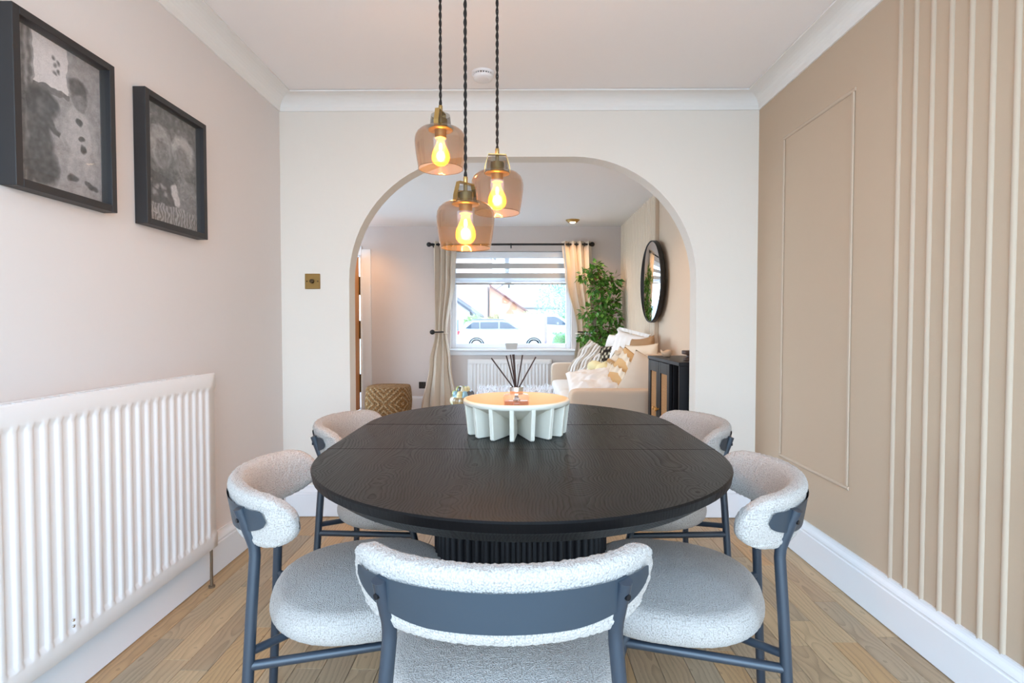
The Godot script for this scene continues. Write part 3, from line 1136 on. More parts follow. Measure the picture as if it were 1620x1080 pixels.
func wall_things() -> void:
	var depth := 0.045
	for f in [[-1.405, -1.762, 1.467, 1.938, 0, "larger-looking black box frame nearest the camera, with a grey photo of two costumed children"], [-1.905, -2.278, 1.462, 1.940, 1, "black box frame holding a grey photo of two heads close together, nearer the arch"]]:
		var zc: float = (f[0] + f[1]) / 2
		var yc: float = (f[2] + f[3]) / 2
		var w: float = f[0] - f[1]
		var h: float = f[3] - f[2]
		var o := thing("picture_frame", f[5], "picture frame", Vector3(XL, yc, zc), PI / 2, "photo frames on the left wall")
		var fw := 0.022
		for b in [[-w / 2 + fw / 2, 0.0, fw, h], [w / 2 - fw / 2, 0.0, fw, h], [0.0, h / 2 - fw / 2, w - 2 * fw, fw], [0.0, -h / 2 + fw / 2, w - 2 * fw, fw]]:
			var s := tool()
			box(s, Vector3(b[0], b[1], depth / 2 + 0.001), Vector3(b[2], b[3], depth), 0.0012)
			obj("frame_side", s, M.frame_black, o)
		var s2 := tool()
		var a := w / 2 - fw
		var c := h / 2 - fw
		quad_uv(s2, Vector3(-a, -c, 0.012), Vector3(a, -c, 0.012), Vector3(a, c, 0.012), Vector3(-a, c, 0.012))
		var pm := mat(Color(1, 1, 1), 0.6)
		pm.albedo_texture = photo(f[4])
		obj("photo_print", s2, pm, o)
		s2 = tool()
		box(s2, Vector3(0, 0, 0.006), Vector3(2 * a, 2 * c, 0.008))
		obj("backing", s2, M.dark, o)
		s2 = tool()
		quad(s2, Vector3(-a, -c, 0.030), Vector3(a, -c, 0.030), Vector3(a, c, 0.030), Vector3(-a, c, 0.030))
		obj("glazing", s2, M.pane, o)
	# dimmer switch
	var sw := thing("dimmer_switch", "square antique brass dimmer switch on the white wall left of the arch", "light switch", Vector3(-1.1655, 1.3545, ZA))
	var s := tool()
	box(s, Vector3(0, 0, 0.004), Vector3(0.087, 0.087, 0.007), 0.0022)
	obj("plate", s, M.old_brass, sw)
	s = tool()
	lathe(s, round_prof([Vector2(0, 0.0), Vector2(0.0125, 0.0), Vector2(0.0115, 0.018), Vector2(0, 0.018)], 0.002, 2), 24, placed(Vector3(0, 0, 0.0075), Vector3(90, 0, 0)))
	obj("knob", s, M.dark_brass, sw)
	for x in [-0.031, 0.031]:
		s = tool()
		lathe(s, [Vector2(0, 0), Vector2(0.0042, 0), Vector2(0.003, 0.0012), Vector2(0, 0.0015)], 12, placed(Vector3(x, 0, 0.0075), Vector3(90, 0, 0)))
		obj("screw", s, M.dark_brass, sw)
	# double socket
	make_socket(Vector3(1.272, 0.284, ZA), 0.146, M.old_brass, M.dark_brass, "antique brass double socket low on the white wall right of the arch")
	make_socket(Vector3(-1.235, 0.322, ZF), 0.09, mat(rgb(70, 62, 56), 0.35, 0.6), M.dark, "dark metal single socket low on the far wall beside the left curtain")
	# smoke alarm
	var sa := thing("smoke_alarm", "round white smoke alarm on the dining room ceiling in front of the arch", "smoke alarm", Vector3(-0.172, HC, -2.80))
	s = tool()
	lathe(s, [Vector2(0.0, -0.040), Vector2(0.030, -0.039), Vector2(0.046, -0.034), Vector2(0.050, -0.026), Vector2(0.051, -0.018)], 40)
	lathe(s, [Vector2(0.053, -0.012), Vector2(0.058, -0.010), Vector2(0.058, 0.0)], 40)
	obj("cover", s, M.white_plastic, sa)
	s = tool()
	lathe(s, [Vector2(0.046, -0.020), Vector2(0.046, -0.010)], 32)
	obj("vent", s, M.dark, sa)
	for k in 24:
		s = tool()
		var a := TAU * k / 24
		box(s, Vector3(0, -0.015, 0.050), Vector3(0.006, 0.008, 0.008), 0.001, Transform3D(Basis(Vector3.UP, a), Vector3.ZERO))
		obj("vent_rib", s, M.white_plastic, sa)

func make_socket(at: Vector3, w: float, m: Material, dm: Material, label: String) -> void:
	var o := thing("wall_socket", label, "socket", at)
	var s := tool()
	box(s, Vector3(0, 0, 0.004), Vector3(w, 0.087, 0.007), 0.0022)
	obj("plate", s, m, o)
	var xs := [-0.036, 0.036] if w > 0.1 else [0.0]
	for x in xs:
		s = tool()
		box(s, Vector3(x, 0.008, 0.0078), Vector3(0.008, 0.010, 0.001))
		box(s, Vector3(x - 0.011, -0.012, 0.0078), Vector3(0.008, 0.005, 0.001))
		box(s, Vector3(x + 0.011, -0.012, 0.0078), Vector3(0.008, 0.005, 0.001))
		obj("pin_slots", s, dm, o)
		s = tool()
		box(s, Vector3(x * 0.55, 0.030, 0.0095), Vector3(0.012, 0.018, 0.005), 0.0012)
		obj("rocker", s, dm, o)

# ================= radiators =================
func radiator(at: Vector3, turn: float, width: float, h: float, label: String) -> Node3D:  # local x along the wall, +z out, at = foot of the front face's middle
	var o := thing("radiator", label, "radiator", at, turn)
	var s := tool(1)
	var pitch := 0.0445
	var n := int((width - 0.05) / pitch)
	var x0 := -n * pitch / 2
	var ys := [0.0, 0.006, 0.045, 0.052, 0.060, 0.07, 0.078, h - 0.078, h - 0.07, h - 0.060, h - 0.052, h - 0.045, h - 0.006, h]
	var amp := [0.0, 0.0, 0.0, 0.05, 0.35, 0.8, 1.0, 1.0, 0.8, 0.35, 0.05, 0.0, 0.0, 0.0]
	var xs := [-width / 2, -width / 2 + 0.004]
	var wave := [0.0, 0.0]
	for k in n:
		for q in [[0.0, 0.0], [0.28, 0.0], [0.36, 0.25], [0.44, 0.8], [0.52, 1.0], [0.72, 1.0], [0.80, 0.8], [0.88, 0.25], [0.96, 0.0]]:
			xs.append(x0 + (k + q[0]) * pitch)
			wave.append(q[1])
	xs.append_array([width / 2 - 0.004, width / 2])
	wave.append_array([0.0, 0.0])
	var rows := []
	for j in ys.size():
		var row := PackedVector3Array()
		for i in xs.size():
			var back := 0.006 if (i == 0 or i == xs.size() - 1 or j == 0 or j == ys.size() - 1) else 0.0
			row.append(Vector3(xs[i], ys[j], 0.0065 * wave[i] * amp[j] - 0.0065 - back + 0.0065 * (0.0 if amp[j] > 0.5 else 0.9)))
		rows.append(row)
	grid(s, rows)
	obj("front_panel", s, M.radiator, o)
	s = tool()
	for e in [-1, 1]:
		box(s, Vector3(e * (width / 2 - 0.001), h / 2, -0.055), Vector3(0.004, h - 0.02, 0.075), 0.001)
	obj("side_panel", s, M.radiator, o)
	s = tool()
	box(s, Vector3(0, h - 0.012, -0.018), Vector3(width, 0.012, 0.01), 0.002)
	box(s, Vector3(0, h - 0.012, -0.090), Vector3(width, 0.012, 0.01), 0.002)
	var m := int(width / 0.03)
	for k in m:
		box(s, Vector3(-width / 2 + 0.015 + k * 0.03, h - 0.013, -0.054), Vector3(0.006, 0.008, 0.066), 0.001)
	obj("top_grille", s, M.radiator, o)
	s = tool()
	box(s, Vector3(0, h / 2, -0.085), Vector3(width - 0.02, h - 0.04, 0.012), 0.002)
	obj("rear_panel", s, M.radiator, o)
	return o

func radiators() -> void:
	var h := 0.728
	# near one: the face looks along +x, its far end at z -2.225
	var r := radiator(Vector3(-1.247, 0.178, -1.63), PI / 2, 1.19, h, "long white ribbed panel radiator on the left wall of the dining room")
	var s := tool()
	box(s, Vector3(0.603, 0.055, -0.035), Vector3(0.014, 0.05, 0.022), 0.003)
	obj("valve", s, M.white_plastic, r)
	var pipe := mat(rgb(120, 100, 80), 0.5, 0.4)
	s = tool()
	tube(s, [Vector3(0.603, 0.035, -0.035), Vector3(0.603, -0.02, -0.036), Vector3(0.600, -0.06, -0.034), Vector3(0.604, -0.10, -0.037), Vector3(0.602, -0.177, -0.036)], 0.006, 8)
	tube(s, [Vector3(0.602, -0.178, -0.036), Vector3(0.602, -0.170, -0.036)], 0.013, 12)
	tube(s, [Vector3(0.603, 0.0, -0.035), Vector3(0.603, -0.012, -0.035)], 0.009, 8)
	obj("pipe", s, pipe, r)
	s = tool()
	lathe(s, [Vector2(0, 0), Vector2(0.004, 0), Vector2(0.004, 0.003), Vector2(0, 0.003)], 10, placed(Vector3(-0.175 + 0.03, 0.095, 0.0), Vector3(90, 0, 0)))
	lathe(s, [Vector2(0, 0), Vector2(0.004, 0), Vector2(0.004, 0.003), Vector2(0, 0.003)], 10, placed(Vector3(-0.175 + 0.03, 0.078, 0.0), Vector3(90, 0, 0)))
	obj("rivet", s, M.chrome, r)
	radiator(Vector3(-0.088, 0.14, ZF + 0.12), 0.0, 1.085, 0.53, "low white ribbed radiator below the living room window")

# ================= living room =================
func curtain(called: String, label: String, outer: float, keys: Array) -> void:  # keys of [y, x_left, x_right, fold depth]
	var m := mat(rgb(228, 212, 194), 0.95, 0, 0.2)
	bumpy(m, noise_tex(FastNoiseLite.TYPE_SIMPLEX, 0.2, 17, 256), 0.03, Vector3(14, 14, 14))
	m.backlight_enabled = true
	m.backlight = Color(0.14, 0.13, 0.12)
	var z := ZF + 0.10
	var o := thing(called, label, "curtain", Vector3(0, 0, z), 0.0, "curtains at the living room window")
	var s := tool(1)
	var rows := []
	for j in 71:
		var y := lerpf(2.185, 0.015, j / 70.0)
		var a: Array = keys[0]
		var b: Array = keys[keys.size() - 1]
		for i in keys.size() - 1:
			if y <= keys[i][0] and y >= keys[i + 1][0]:
				a = keys[i]
				b = keys[i + 1]
		var f := smoothstep(0.0, 1.0, clampf((a[0] - y) / maxf(a[0] - b[0], 0.001), 0, 1))
		var x0 := lerpf(a[1], b[1], f)
		var x1 := lerpf(a[2], b[2], f)
		var amp := lerpf(a[3], b[3], f)
		var row := PackedVector3Array()
		for i in 97:
			var u := i / 96.0
			var ph := u * TAU * 3.5 + 0.5 * sin(y * 1.7 + u * 5.0)
			var zz := amp * (sin(ph) + 0.25 * sin(ph * 2.3 + y * 2.0))
			row.append(Vector3(lerpf(x0, x1, u) + 0.012 * sin(ph * 2.0), y, zz))
		rows.append(row)
	grid(s, rows, false, false, true)
	var back := []
	for r in rows:
		var q := PackedVector3Array()
		for p in r:
			q.append(p - Vector3(0, 0, 0.003))
		back.append(q)
	grid(s, back)
	obj("drape", s, m, o)
	var tie: Array = keys[2]
	s = tool()
	var pts := []
	for k in 21:
		var g := TAU * k / 20
		pts.append(Vector3((tie[1] + tie[2]) / 2 + (tie[2] - tie[1]) * 0.56 * cos(g), tie[0] + 0.02 * (outer * cos(g)), 0.052 * sin(g) + 0.002))
	tube(s, pts, 0.009, 8, false)
	obj("tieback", s, m, o)
	# eyelets round the pole
	for k in 7:
		s = tool()
		var ex: float = lerpf(keys[0][1], keys[0][2], (k + 0.5) / 7.0)
		var ring := []
		for q in 17:
			var g := TAU * q / 16
			ring.append(Vector3(ex, 2.145 + 0.022 * cos(g), 0.022 * sin(g)))
		tube(s, ring, 0.004, 6, false)
		obj("eyelet", s, M.black, o)

func living_room() -> void:
	var z := ZF + 0.10
	# pole
	var p := thing("curtain_pole", "black metal curtain pole with ball finials above the living room window", "curtain pole", Vector3(0, 2.145, z))
	var s := tool()
	tube(s, [Vector3(-1.10, 0, 0), Vector3(0.95, 0, 0)], 0.013, 12)
	obj("pole", s, M.black, p)
	for x in [-1.125, 0.972]:
		s = tool()
		ellipsoid(s, Vector3(x, 0, 0), Vector3(0.032, 0.030, 0.030))
		tube(s, [Vector3(x * 0.985 - 0.0, 0, 0), Vector3(x - signf(x) * 0.055, 0, 0)], 0.018, 12)
		obj("finial", s, M.black, p)
	for x in [-1.07, -0.07, 0.935]:
		s = tool()
		tube(s, [Vector3(x, -0.03, -0.10), Vector3(x, -0.03, 0), Vector3(x, 0.012, 0.0)], 0.007, 8)
		tube(s, [Vector3(x - 0.005, 0, 0), Vector3(x + 0.005, 0, 0)], 0.017, 12)
		obj("bracket", s, M.black, p)
	curtain("curtain", "beige eyelet curtain tied back at the left side of the window", -1.0, [[2.19, -1.065, -0.775, 0.052], [1.75, -1.06, -0.80, 0.050], [1.02, -1.045, -0.90, 0.036], [0.62, -1.13, -0.84, 0.046], [0.0, -1.235, -0.74, 0.045]])
	curtain("curtain", "beige eyelet curtain tied back at the right side of the window, behind the ficus", 1.0, [[2.19, 0.585, 0.955, 0.040], [1.75, 0.62, 0.965, 0.036], [1.02, 0.775, 0.975, 0.030], [0.62, 0.73, 0.99, 0.034], [0.0, 0.70, 1.02, 0.040]])
	for e in [[-1.075, -0.93, "black ball curtain holdback on the wall left of the window", 1], [1.0, 0.78, "black ball curtain holdback on the wall right of the window", -1]]:
		var h := thing("curtain_holdback", e[2], "holdback", Vector3(e[0], 1.02, ZF), 0.0, "curtain holdbacks")
		s = tool()
		tube(s, [Vector3(0, 0, 0), Vector3(0, 0, 0.17)], 0.008, 8)
		tube(s, [Vector3(0, 0, 0.17), Vector3(e[1] - e[0], 0.002, 0.172)], 0.0085, 8)
		obj("arm", s, M.black, h)
		s = tool()
		ellipsoid(s, Vector3(0, 0, 0.175), Vector3(0.032, 0.032, 0.028))
		obj("ball", s, M.black, h)
	# planter on the sill
	var pl := thing("sill_planter", "small grey tapered planter on the window sill behind the reeds", "planter", Vector3(-0.065, 0.799, ZF + 0.02))
	s = tool()
	prism(s, PackedVector2Array([Vector2(-0.068, 0), Vector2(0.068, 0), Vector2(0.084, 0.075), Vector2(-0.084, 0.075)]), [[-0.045, 0.004], [-0.041, 0.0], [0.041, 0.0], [0.045, 0.004]])
	obj("pot", s, mat(rgb(196, 190, 184), 0.7), pl)
	s = tool()
	box(s, Vector3(0, 0.0755, 0), Vector3(0.14, 0.002, 0.07))
	obj("soil", s, mat(rgb(90, 72, 58), 0.95), pl)
	# recessed spot lights
	for q in [[Vector3(0.688, HC, -6.65), "brass recessed ceiling spotlight near the living room window"], [Vector3(-1.93, HC, -6.60), "brass recessed ceiling spotlight near the timber door"], [Vector3(0.688, HC, -4.20), "brass recessed ceiling spotlight above the black cabinet"], [Vector3(-0.75, HC, -4.20), "brass recessed ceiling spotlight just behind the arch"]]:
		var o := thing("ceiling_spotlight", q[1], "spotlight", q[0], 0.0, "brass ceiling spotlights")
		s = tool()
		lathe(s, [Vector2(0.036, -0.012), Vector2(0.048, -0.030), Vector2(0.062, -0.026), Vector2(0.082, -0.008), Vector2(0.086, 0.0)], 36)
		obj("bezel", s, M.brass, o)
		s = tool()
		lathe(s, [Vector2(0.0, -0.041), Vector2(0.018, -0.040), Vector2(0.032, -0.034), Vector2(0.040, -0.022)], 24)
		var lm := mat(Color(1, 0.95, 0.85), 0.5)
		lm.emission_enabled = true
		lm.emission = Color(1.0, 0.90, 0.72)
		lm.emission_energy_multiplier = 4.0
		obj("lamp_lens", s, lm, o)
		var l := SpotLight3D.new()
		l.name = "spot_light"
		l.position = Vector3(0, -0.075, 0)
		l.rotation_degrees = Vector3(-90, 0, 0)
		l.light_color = Color(1.0, 0.80, 0.60)
		l.light_energy = 0.42
		l.light_size = 0.03
		l.spot_angle = 68.0
		l.spot_angle_attenuation = 1.0
		l.spot_range = 12.0
		l.spot_attenuation = 2.0
		l.shadow_enabled = true
		o.add_child(l)
	# round mirror: axis along x
	var mr := thing("round_mirror", "large round wall mirror with a thin black rim above the sofa", "mirror", Vector3(XR - 0.041, 1.525, -5.235))
	var side := placed(Vector3.ZERO, Vector3(0, 0, 90))   # y of the lathe to -x
	s = tool()
	lathe(s, [Vector2(0.384, 0.0), Vector2(0.392, 0.0), Vector2(0.392, 0.040), Vector2(0.390, 0.042), Vector2(0.386, 0.042), Vector2(0.384, 0.040), Vector2(0.384, 0.036)], 72, side)
	obj("rim", s, M.black, mr)
	s = tool()
	lathe(s, [Vector2(0.385, 0.034), Vector2(0.368, 0.0385), Vector2(0.0, 0.0385)], 72, side)
	obj("mirror_glass", s, M.mirror, mr)
	s = tool()
	lathe(s, [Vector2(0.0, 0.001), Vector2(0.384, 0.001), Vector2(0.384, 0.030), Vector2(0.0, 0.030)], 48, side)
	obj("backing", s, M.dark, mr)
	cabinet()
	# woven pouf
	var pf := thing("woven_pouf", "woven tan pouf with a pale diamond pattern on the floor by the timber door", "pouf", Vector3(-1.525, 0, -6.42))
	s = tool(1)
	var rows := []
	for q in round_prof([Vector2(0.0, 0.0), Vector2(0.96, 0.0), Vector2(1.04, 0.20), Vector2(0.97, 0.385), Vector2(0.0, 0.405)], 0.05, 6):
		var row := PackedVector3Array()
		for k in 96:
			var a := TAU * k / 96
			var ca := cos(a)
			var sa := sin(a)
			var rr := 0.255 / pow(pow(absf(ca), 3.2) + pow(absf(sa), 3.2), 1.0 / 3.2)
			row.append(Vector3(rr * ca * q.x, q.y, -rr * sa * q.x))
		rows.append(row)
	var sf := tool(1)
	for i in rows.size() - 1:
		for k in 96:
			var kk := (k + 1) % 96
			var p4 := [rows[i][k], rows[i][kk], rows[i + 1][kk], rows[i + 1][k]]
			for q in [0, 2, 1, 0, 3, 2]:
				var v: Vector3 = p4[q]
				var ang := atan2(-v.z, v.x)
				if q in [1, 2] and kk == 0:
					ang = TAU
				elif ang < 0:
					ang += TAU
				sf.set_uv(Vector2(ang / TAU * 4.0, (v.y if v.y < 0.38 else 0.38 + (0.27 - Vector2(v.x, v.z).length())) / 0.40))
				sf.add_vertex(v)
	var wm := mat(Color(1, 1, 1), 0.95, 0, 0.2)
	wm.albedo_texture = weave()
	obj("cover", sf, wm, pf)
	# glossy patchwork pouf and shaggy ottoman in front of the window
	var gp := thing("patchwork_pouf", "small glossy multicoloured patchwork pouf beside the white shaggy ottoman", "pouf", Vector3(-0.595, 0, -6.0))
	s = tool(1)
	var cols := [Color(0.75, 0.62, 0.30), Color(0.10, 0.09, 0.08), Color(0.88, 0.86, 0.80), Color(0.25, 0.42, 0.48), Color(0.35, 0.25, 0.12), Color(0.80, 0.74, 0.52), Color(0.40, 0.45, 0.14)]
	var tuft := tool(1)
	for j in 6:
		for i in 10:
			tuft.set_color(cols[rng.randi() % 7])
			var v0 := -1.25 + 2.6 * j / 6.0
			var a0 := TAU * (i + 0.5 * (j % 2)) / 10.0
			var pr := []
			for y in 7:
				var row := PackedVector3Array()
				for x in 7:
					var fu := x / 6.0
					var fv := y / 6.0
					var a := a0 + TAU / 10.0 * fu
					var v := v0 + 2.6 / 6.0 * fv
					var bulge := 0.86 + 0.16 * sqrt(maxf(sin(PI * fu) * sin(PI * fv), 0.0))
					row.append(Vector3(0.152 * cos(v) * sin(a) * bulge, 0.225 + 0.218 * sin(v) * bulge, 0.152 * cos(v) * cos(a) * bulge))
				pr.append(row)
			grid(tuft, pr)
	var gm := mat(Color(1, 1, 1), 0.18, 0.0, 0.7)
	gm.vertex_color_use_as_albedo = true
	obj("cover", tuft, gm, gp)
	s = tool()
	lathe(s, [Vector2(0, 0.001), Vector2(0.10, 0.001), Vector2(0.115, 0.02), Vector2(0.11, 0.06)], 24)
	obj("base", s, M.dark, gp)
	var ot := thing("shaggy_ottoman", "low white shaggy ottoman in front of the window radiator", "ottoman", Vector3(0.06, 0, -6.02))
	s = tool()
	box(s, Vector3(0, 0.20, 0), Vector3(0.98, 0.30, 0.40), 0.03)
	obj("body", s, mat(rgb(225, 222, 220), 0.95), ot)
	s = tool(1)
	for k in 900:
		var c := Vector3(rng.randf_range(-0.48, 0.48), 0.35, rng.randf_range(-0.19, 0.19))
		var nrm := Vector3(rng.randf_range(-0.5, 0.5), 1.0, rng.randf_range(-0.5, 0.5)).normalized()
		if rng.randf() < 0.4:
			c = Vector3(rng.randf_range(-0.48, 0.48), rng.randf_range(0.08, 0.35), 0.195)
			nrm = Vector3(rng.randf_range(-0.6, 0.6), 0.3, 1.0).normalized()
		var l := rng.randf_range(0.045, 0.085)
		var b := nrm.cross(Vector3(rng.randf() - 0.5, 0.2, rng.randf() - 0.5)).normalized()
		tube(s, [c, c + nrm * l * 0.6 + b * 0.012, c + nrm * l + b * 0.035], [0.014, 0.012, 0.003], 5, false)
	var pile := obj("pile", s, mat(rgb(244, 244, 246), 0.9), ot)
	pile.set_meta("kind", "stuff")

func weave() -> ImageTexture:
	var im := Image.create(256, 256, false, Image.FORMAT_RGB8)
	var n := FastNoiseLite.new()
	n.seed = 5
	n.frequency = 0.06
	for j in 256:
		for i in 256:
			var d := absf(i - 128.0) / 128.0 + absf(j - 128.0) / 128.0
			var k := fposmod(d * 3.0, 1.0)
			var pale := 1.0 if k < 0.36 else 0.0
			var w := 0.78 + 0.22 * sin(i * 0.8) * sin(j * 0.8) + 0.35 * n.get_noise_2d(i, j)
			var c := Color(0.60, 0.43, 0.27).lerp(Color(0.80, 0.69, 0.55), pale * 0.6)
			im.set_pixel(i, j, Color(c.r * w, c.g * w, c.b * w))
	return ImageTexture.create_from_image(im)

func cabinet() -> void:
	var xf := 0.98
	var x1 := XR - 0.012
	var za := -3.245
	var zb := -4.01
	var h := 0.88
	var c := thing("cabinet", "black sideboard with rattan door panels just behind the arch, beside the sofa", "cabinet", Vector3((xf + x1) / 2, 0, (za + zb) / 2))
	var off := -c.position
	var shapes := func(bs: Array) -> SurfaceTool:
		var s := tool()
		for b in bs:
			box(s, Vector3((b[0] + b[1]) / 2, (b[2] + b[3]) / 2, (b[4] + b[5]) / 2) + off, Vector3(absf(b[1] - b[0]), absf(b[3] - b[2]), absf(b[5] - b[4])), 0.002)
		return s
	obj("top", shapes.call([[xf - 0.004, x1, h - 0.022, h, za + 0.004, zb - 0.004]]), M.black_wood, c)
	obj("side", shapes.call([[xf, x1, 0.10, h - 0.022, za, za - 0.02]]), M.black_wood, c)
	obj("side", shapes.call([[xf, x1, 0.10, h - 0.022, zb + 0.02, zb]]), M.black_wood, c)
	obj("divider", shapes.call([[xf + 0.02, x1 - 0.01, 0.12, h - 0.022, -3.44, -3.455]]), M.black_wood, c)
	obj("bottom", shapes.call([[xf, x1, 0.10, 0.12, za - 0.02, zb + 0.02]]), M.black_wood, c)
	obj("back", shapes.call([[x1 - 0.01, x1, 0.12, h - 0.022, za - 0.02, zb + 0.02]]), M.black, c)
	obj("shelf", shapes.call([[xf + 0.02, x1 - 0.01, 0.45, 0.465, za - 0.02, -3.44]]), M.black_wood, c)
	for z in [za - 0.04, zb + 0.04]:
		for x in [xf + 0.03, x1 - 0.03]:
			obj("leg", shapes.call([[x - 0.016, x + 0.016, 0.0, 0.10, z - 0.016, z + 0.016]]), M.black_wood, c)
	var rattan := bumpy(mat(rgb(205, 152, 92), 0.75), noise_tex(FastNoiseLite.TYPE_CELLULAR, 0.12, 8, 256), 0.15, Vector3(7, 7, 7))
	var rt := noise_tex(FastNoiseLite.TYPE_CELLULAR, 0.12, 8, 256)
	var gr := Gradient.new()
	gr.set_color(0, Color(1, 1, 1))
	gr.set_color(1, Color(0.55, 0.48, 0.42))
	rt.color_ramp = gr
	rattan.albedo_texture = rt
	for d in [[-3.457, -3.722, -1], [-3.726, -3.99, 1]]:
		var zc: float = (d[0] + d[1]) / 2
		var w := 0.052
		var bs := [[xf - 0.002, xf + 0.018, 0.125, h - 0.026, d[0], d[0] - w], [xf - 0.002, xf + 0.018, 0.125, h - 0.026, d[1] + w, d[1]], [xf - 0.002, xf + 0.018, h - 0.026 - 0.075, h - 0.026, d[0] - w, d[1] + w], [xf - 0.002, xf + 0.018, 0.125, 0.19, d[0] - w, d[1] + w]]
		var door := obj("door", shapes.call(bs), M.black_wood, c)
		obj("rattan_panel", shapes.call([[xf + 0.006, xf + 0.011, 0.19, h - 0.10, d[0] - w, d[1] + w]]), rattan, door)
		var kz: float = (d[1] + 0.026) if d[2] < 0 else (d[0] - 0.026)
		var s := tool()
		lathe(s, round_prof([Vector2(0, 0), Vector2(0.006, 0), Vector2(0.006, 0.014), Vector2(0.014, 0.018), Vector2(0.014, 0.032), Vector2(0, 0.034)], 0.003, 2), 16, placed(Vector3(xf - 0.002, 0.53, kz) + off, Vector3(0, 0, 90)))
		obj("knob", s, mat(rgb(196, 140, 72), 0.4, 0.3), door)
	# two small things on top
	var tb := thing("wooden_bowl", "small pale wooden bowl with a wavy edge on the black sideboard", "bowl", Vector3(1.072, h, -3.86))
	var s2 := tool(1)
	var rows := []
	for q in [Vector2(0.0, 0.0), Vector2(0.022, 0.0), Vector2(0.034, 0.016), Vector2(0.043, 0.042), Vector2(0.040, 0.042), Vector2(0.031, 0.018), Vector2(0.0, 0.007)]:
		var row := PackedVector3Array()
		for k in 40:
			var a := TAU * k / 40
			row.append(Vector3(q.x * sin(a), q.y * (1.0 + 0.18 * sin(a * 3.0)), q.x * cos(a)))
		rows.append(row)
	grid(s2, rows, true)
	obj("body", s2, mat(rgb(214, 178, 146), 0.7), tb)
	var wb := thing("wooden_candle_holder", "dark turned wooden candle holder on the black sideboard next to the arch", "candle holder", Vector3(1.115, h, -3.47))
	s2 = tool()
	lathe(s2, round_prof([Vector2(0, 0), Vector2(0.042, 0), Vector2(0.042, 0.012), Vector2(0.022, 0.02), Vector2(0.022, 0.034), Vector2(0.052, 0.040), Vector2(0.052, 0.062), Vector2(0.02, 0.062), Vector2(0.018, 0.05), Vector2(0, 0.05)], 0.003, 2), 28)
	obj("body", s2, mat(rgb(78, 52, 38), 0.5), wb)

# ================= sofa and cushions =================
func pad(s: SurfaceTool, c: Vector3, size: Vector3, e: float, puff := 0.0, t := Transform3D()) -> void:  # a soft rounded block
	s.set_smooth_group(1)
	var rows := []
	var h := size / 2
	var nv := 16
	var nu := 48
	for i in nv + 1:
		var v := -PI / 2 + PI * i / nv
		var row := PackedVector3Array()
		for k in nu:
			var a := TAU * k / nu
			var d := Vector3(cos(v) * sin(a), sin(v), cos(v) * cos(a))
			var q := Vector3(signf(d.x) * pow(absf(d.x), e), signf(d.y) * pow(absf(d.y), e * 1.4), signf(d.z) * pow(absf(d.z), e))
			var p := Vector3(q.x * h.x, q.y * h.y * (1.0 + puff * (1.0 - q.x * q.x) * (1.0 - q.z * q.z)), q.z * h.z)
			row.append(t * (c + p))
		rows.append(row)
	grid(s, rows, true)

func cushion_mesh(w: float, h: float, th: float, wrinkle := 0.0, sd := 0, ridges := 0.0) -> SurfaceTool:
	var s := tool(1)
	var n := FastNoiseLite.new()
	n.seed = sd
	n.frequency = 7.0
	for side in [1, -1]:
		var rows := []
		for j in 29:
			var v := -1.0 + 2.0 * j / 28
			var row := PackedVector3Array()
			for i in 29:
				var u := -1.0 + 2.0 * i / 28
				var x := u * w / 2 * (1.0 - 0.075 * (1.0 - v * v) * u * u)
				var y := v * h / 2 * (1.0 - 0.075 * (1.0 - u * u) * v * v)
				var e := pow(maxf((1.0 - u * u) * (1.0 - v * v), 0.0), 0.42)
				var z := th / 2 * e
				z += wrinkle * e * n.get_noise_2d(x * 1.0, y * 2.2 + sd)
				z += ridges * e * sin(x * 70.0 + 5.0 * n.get_noise_2d(x * 0.4, y * 0.4))
				row.append(Vector3(x, y, z * side))
			rows.append(row)
		grid(s, rows, false, false, side < 0)
	return s

func cushion(label: String, at: Vector3, turn: Vector3, w: float, h: float, th: float, m: Material, wrinkle := 0.006, ridges := 0.0) -> Node3D:
	var o := thing("cushion", label, "cushion", at, 0.0, "scatter cushions on the sofa")
	o.rotation_degrees = turn
	obj("cover", cushion_mesh(w, h, th, wrinkle, used["cushion"] + 3, ridges), m, o)
	return o

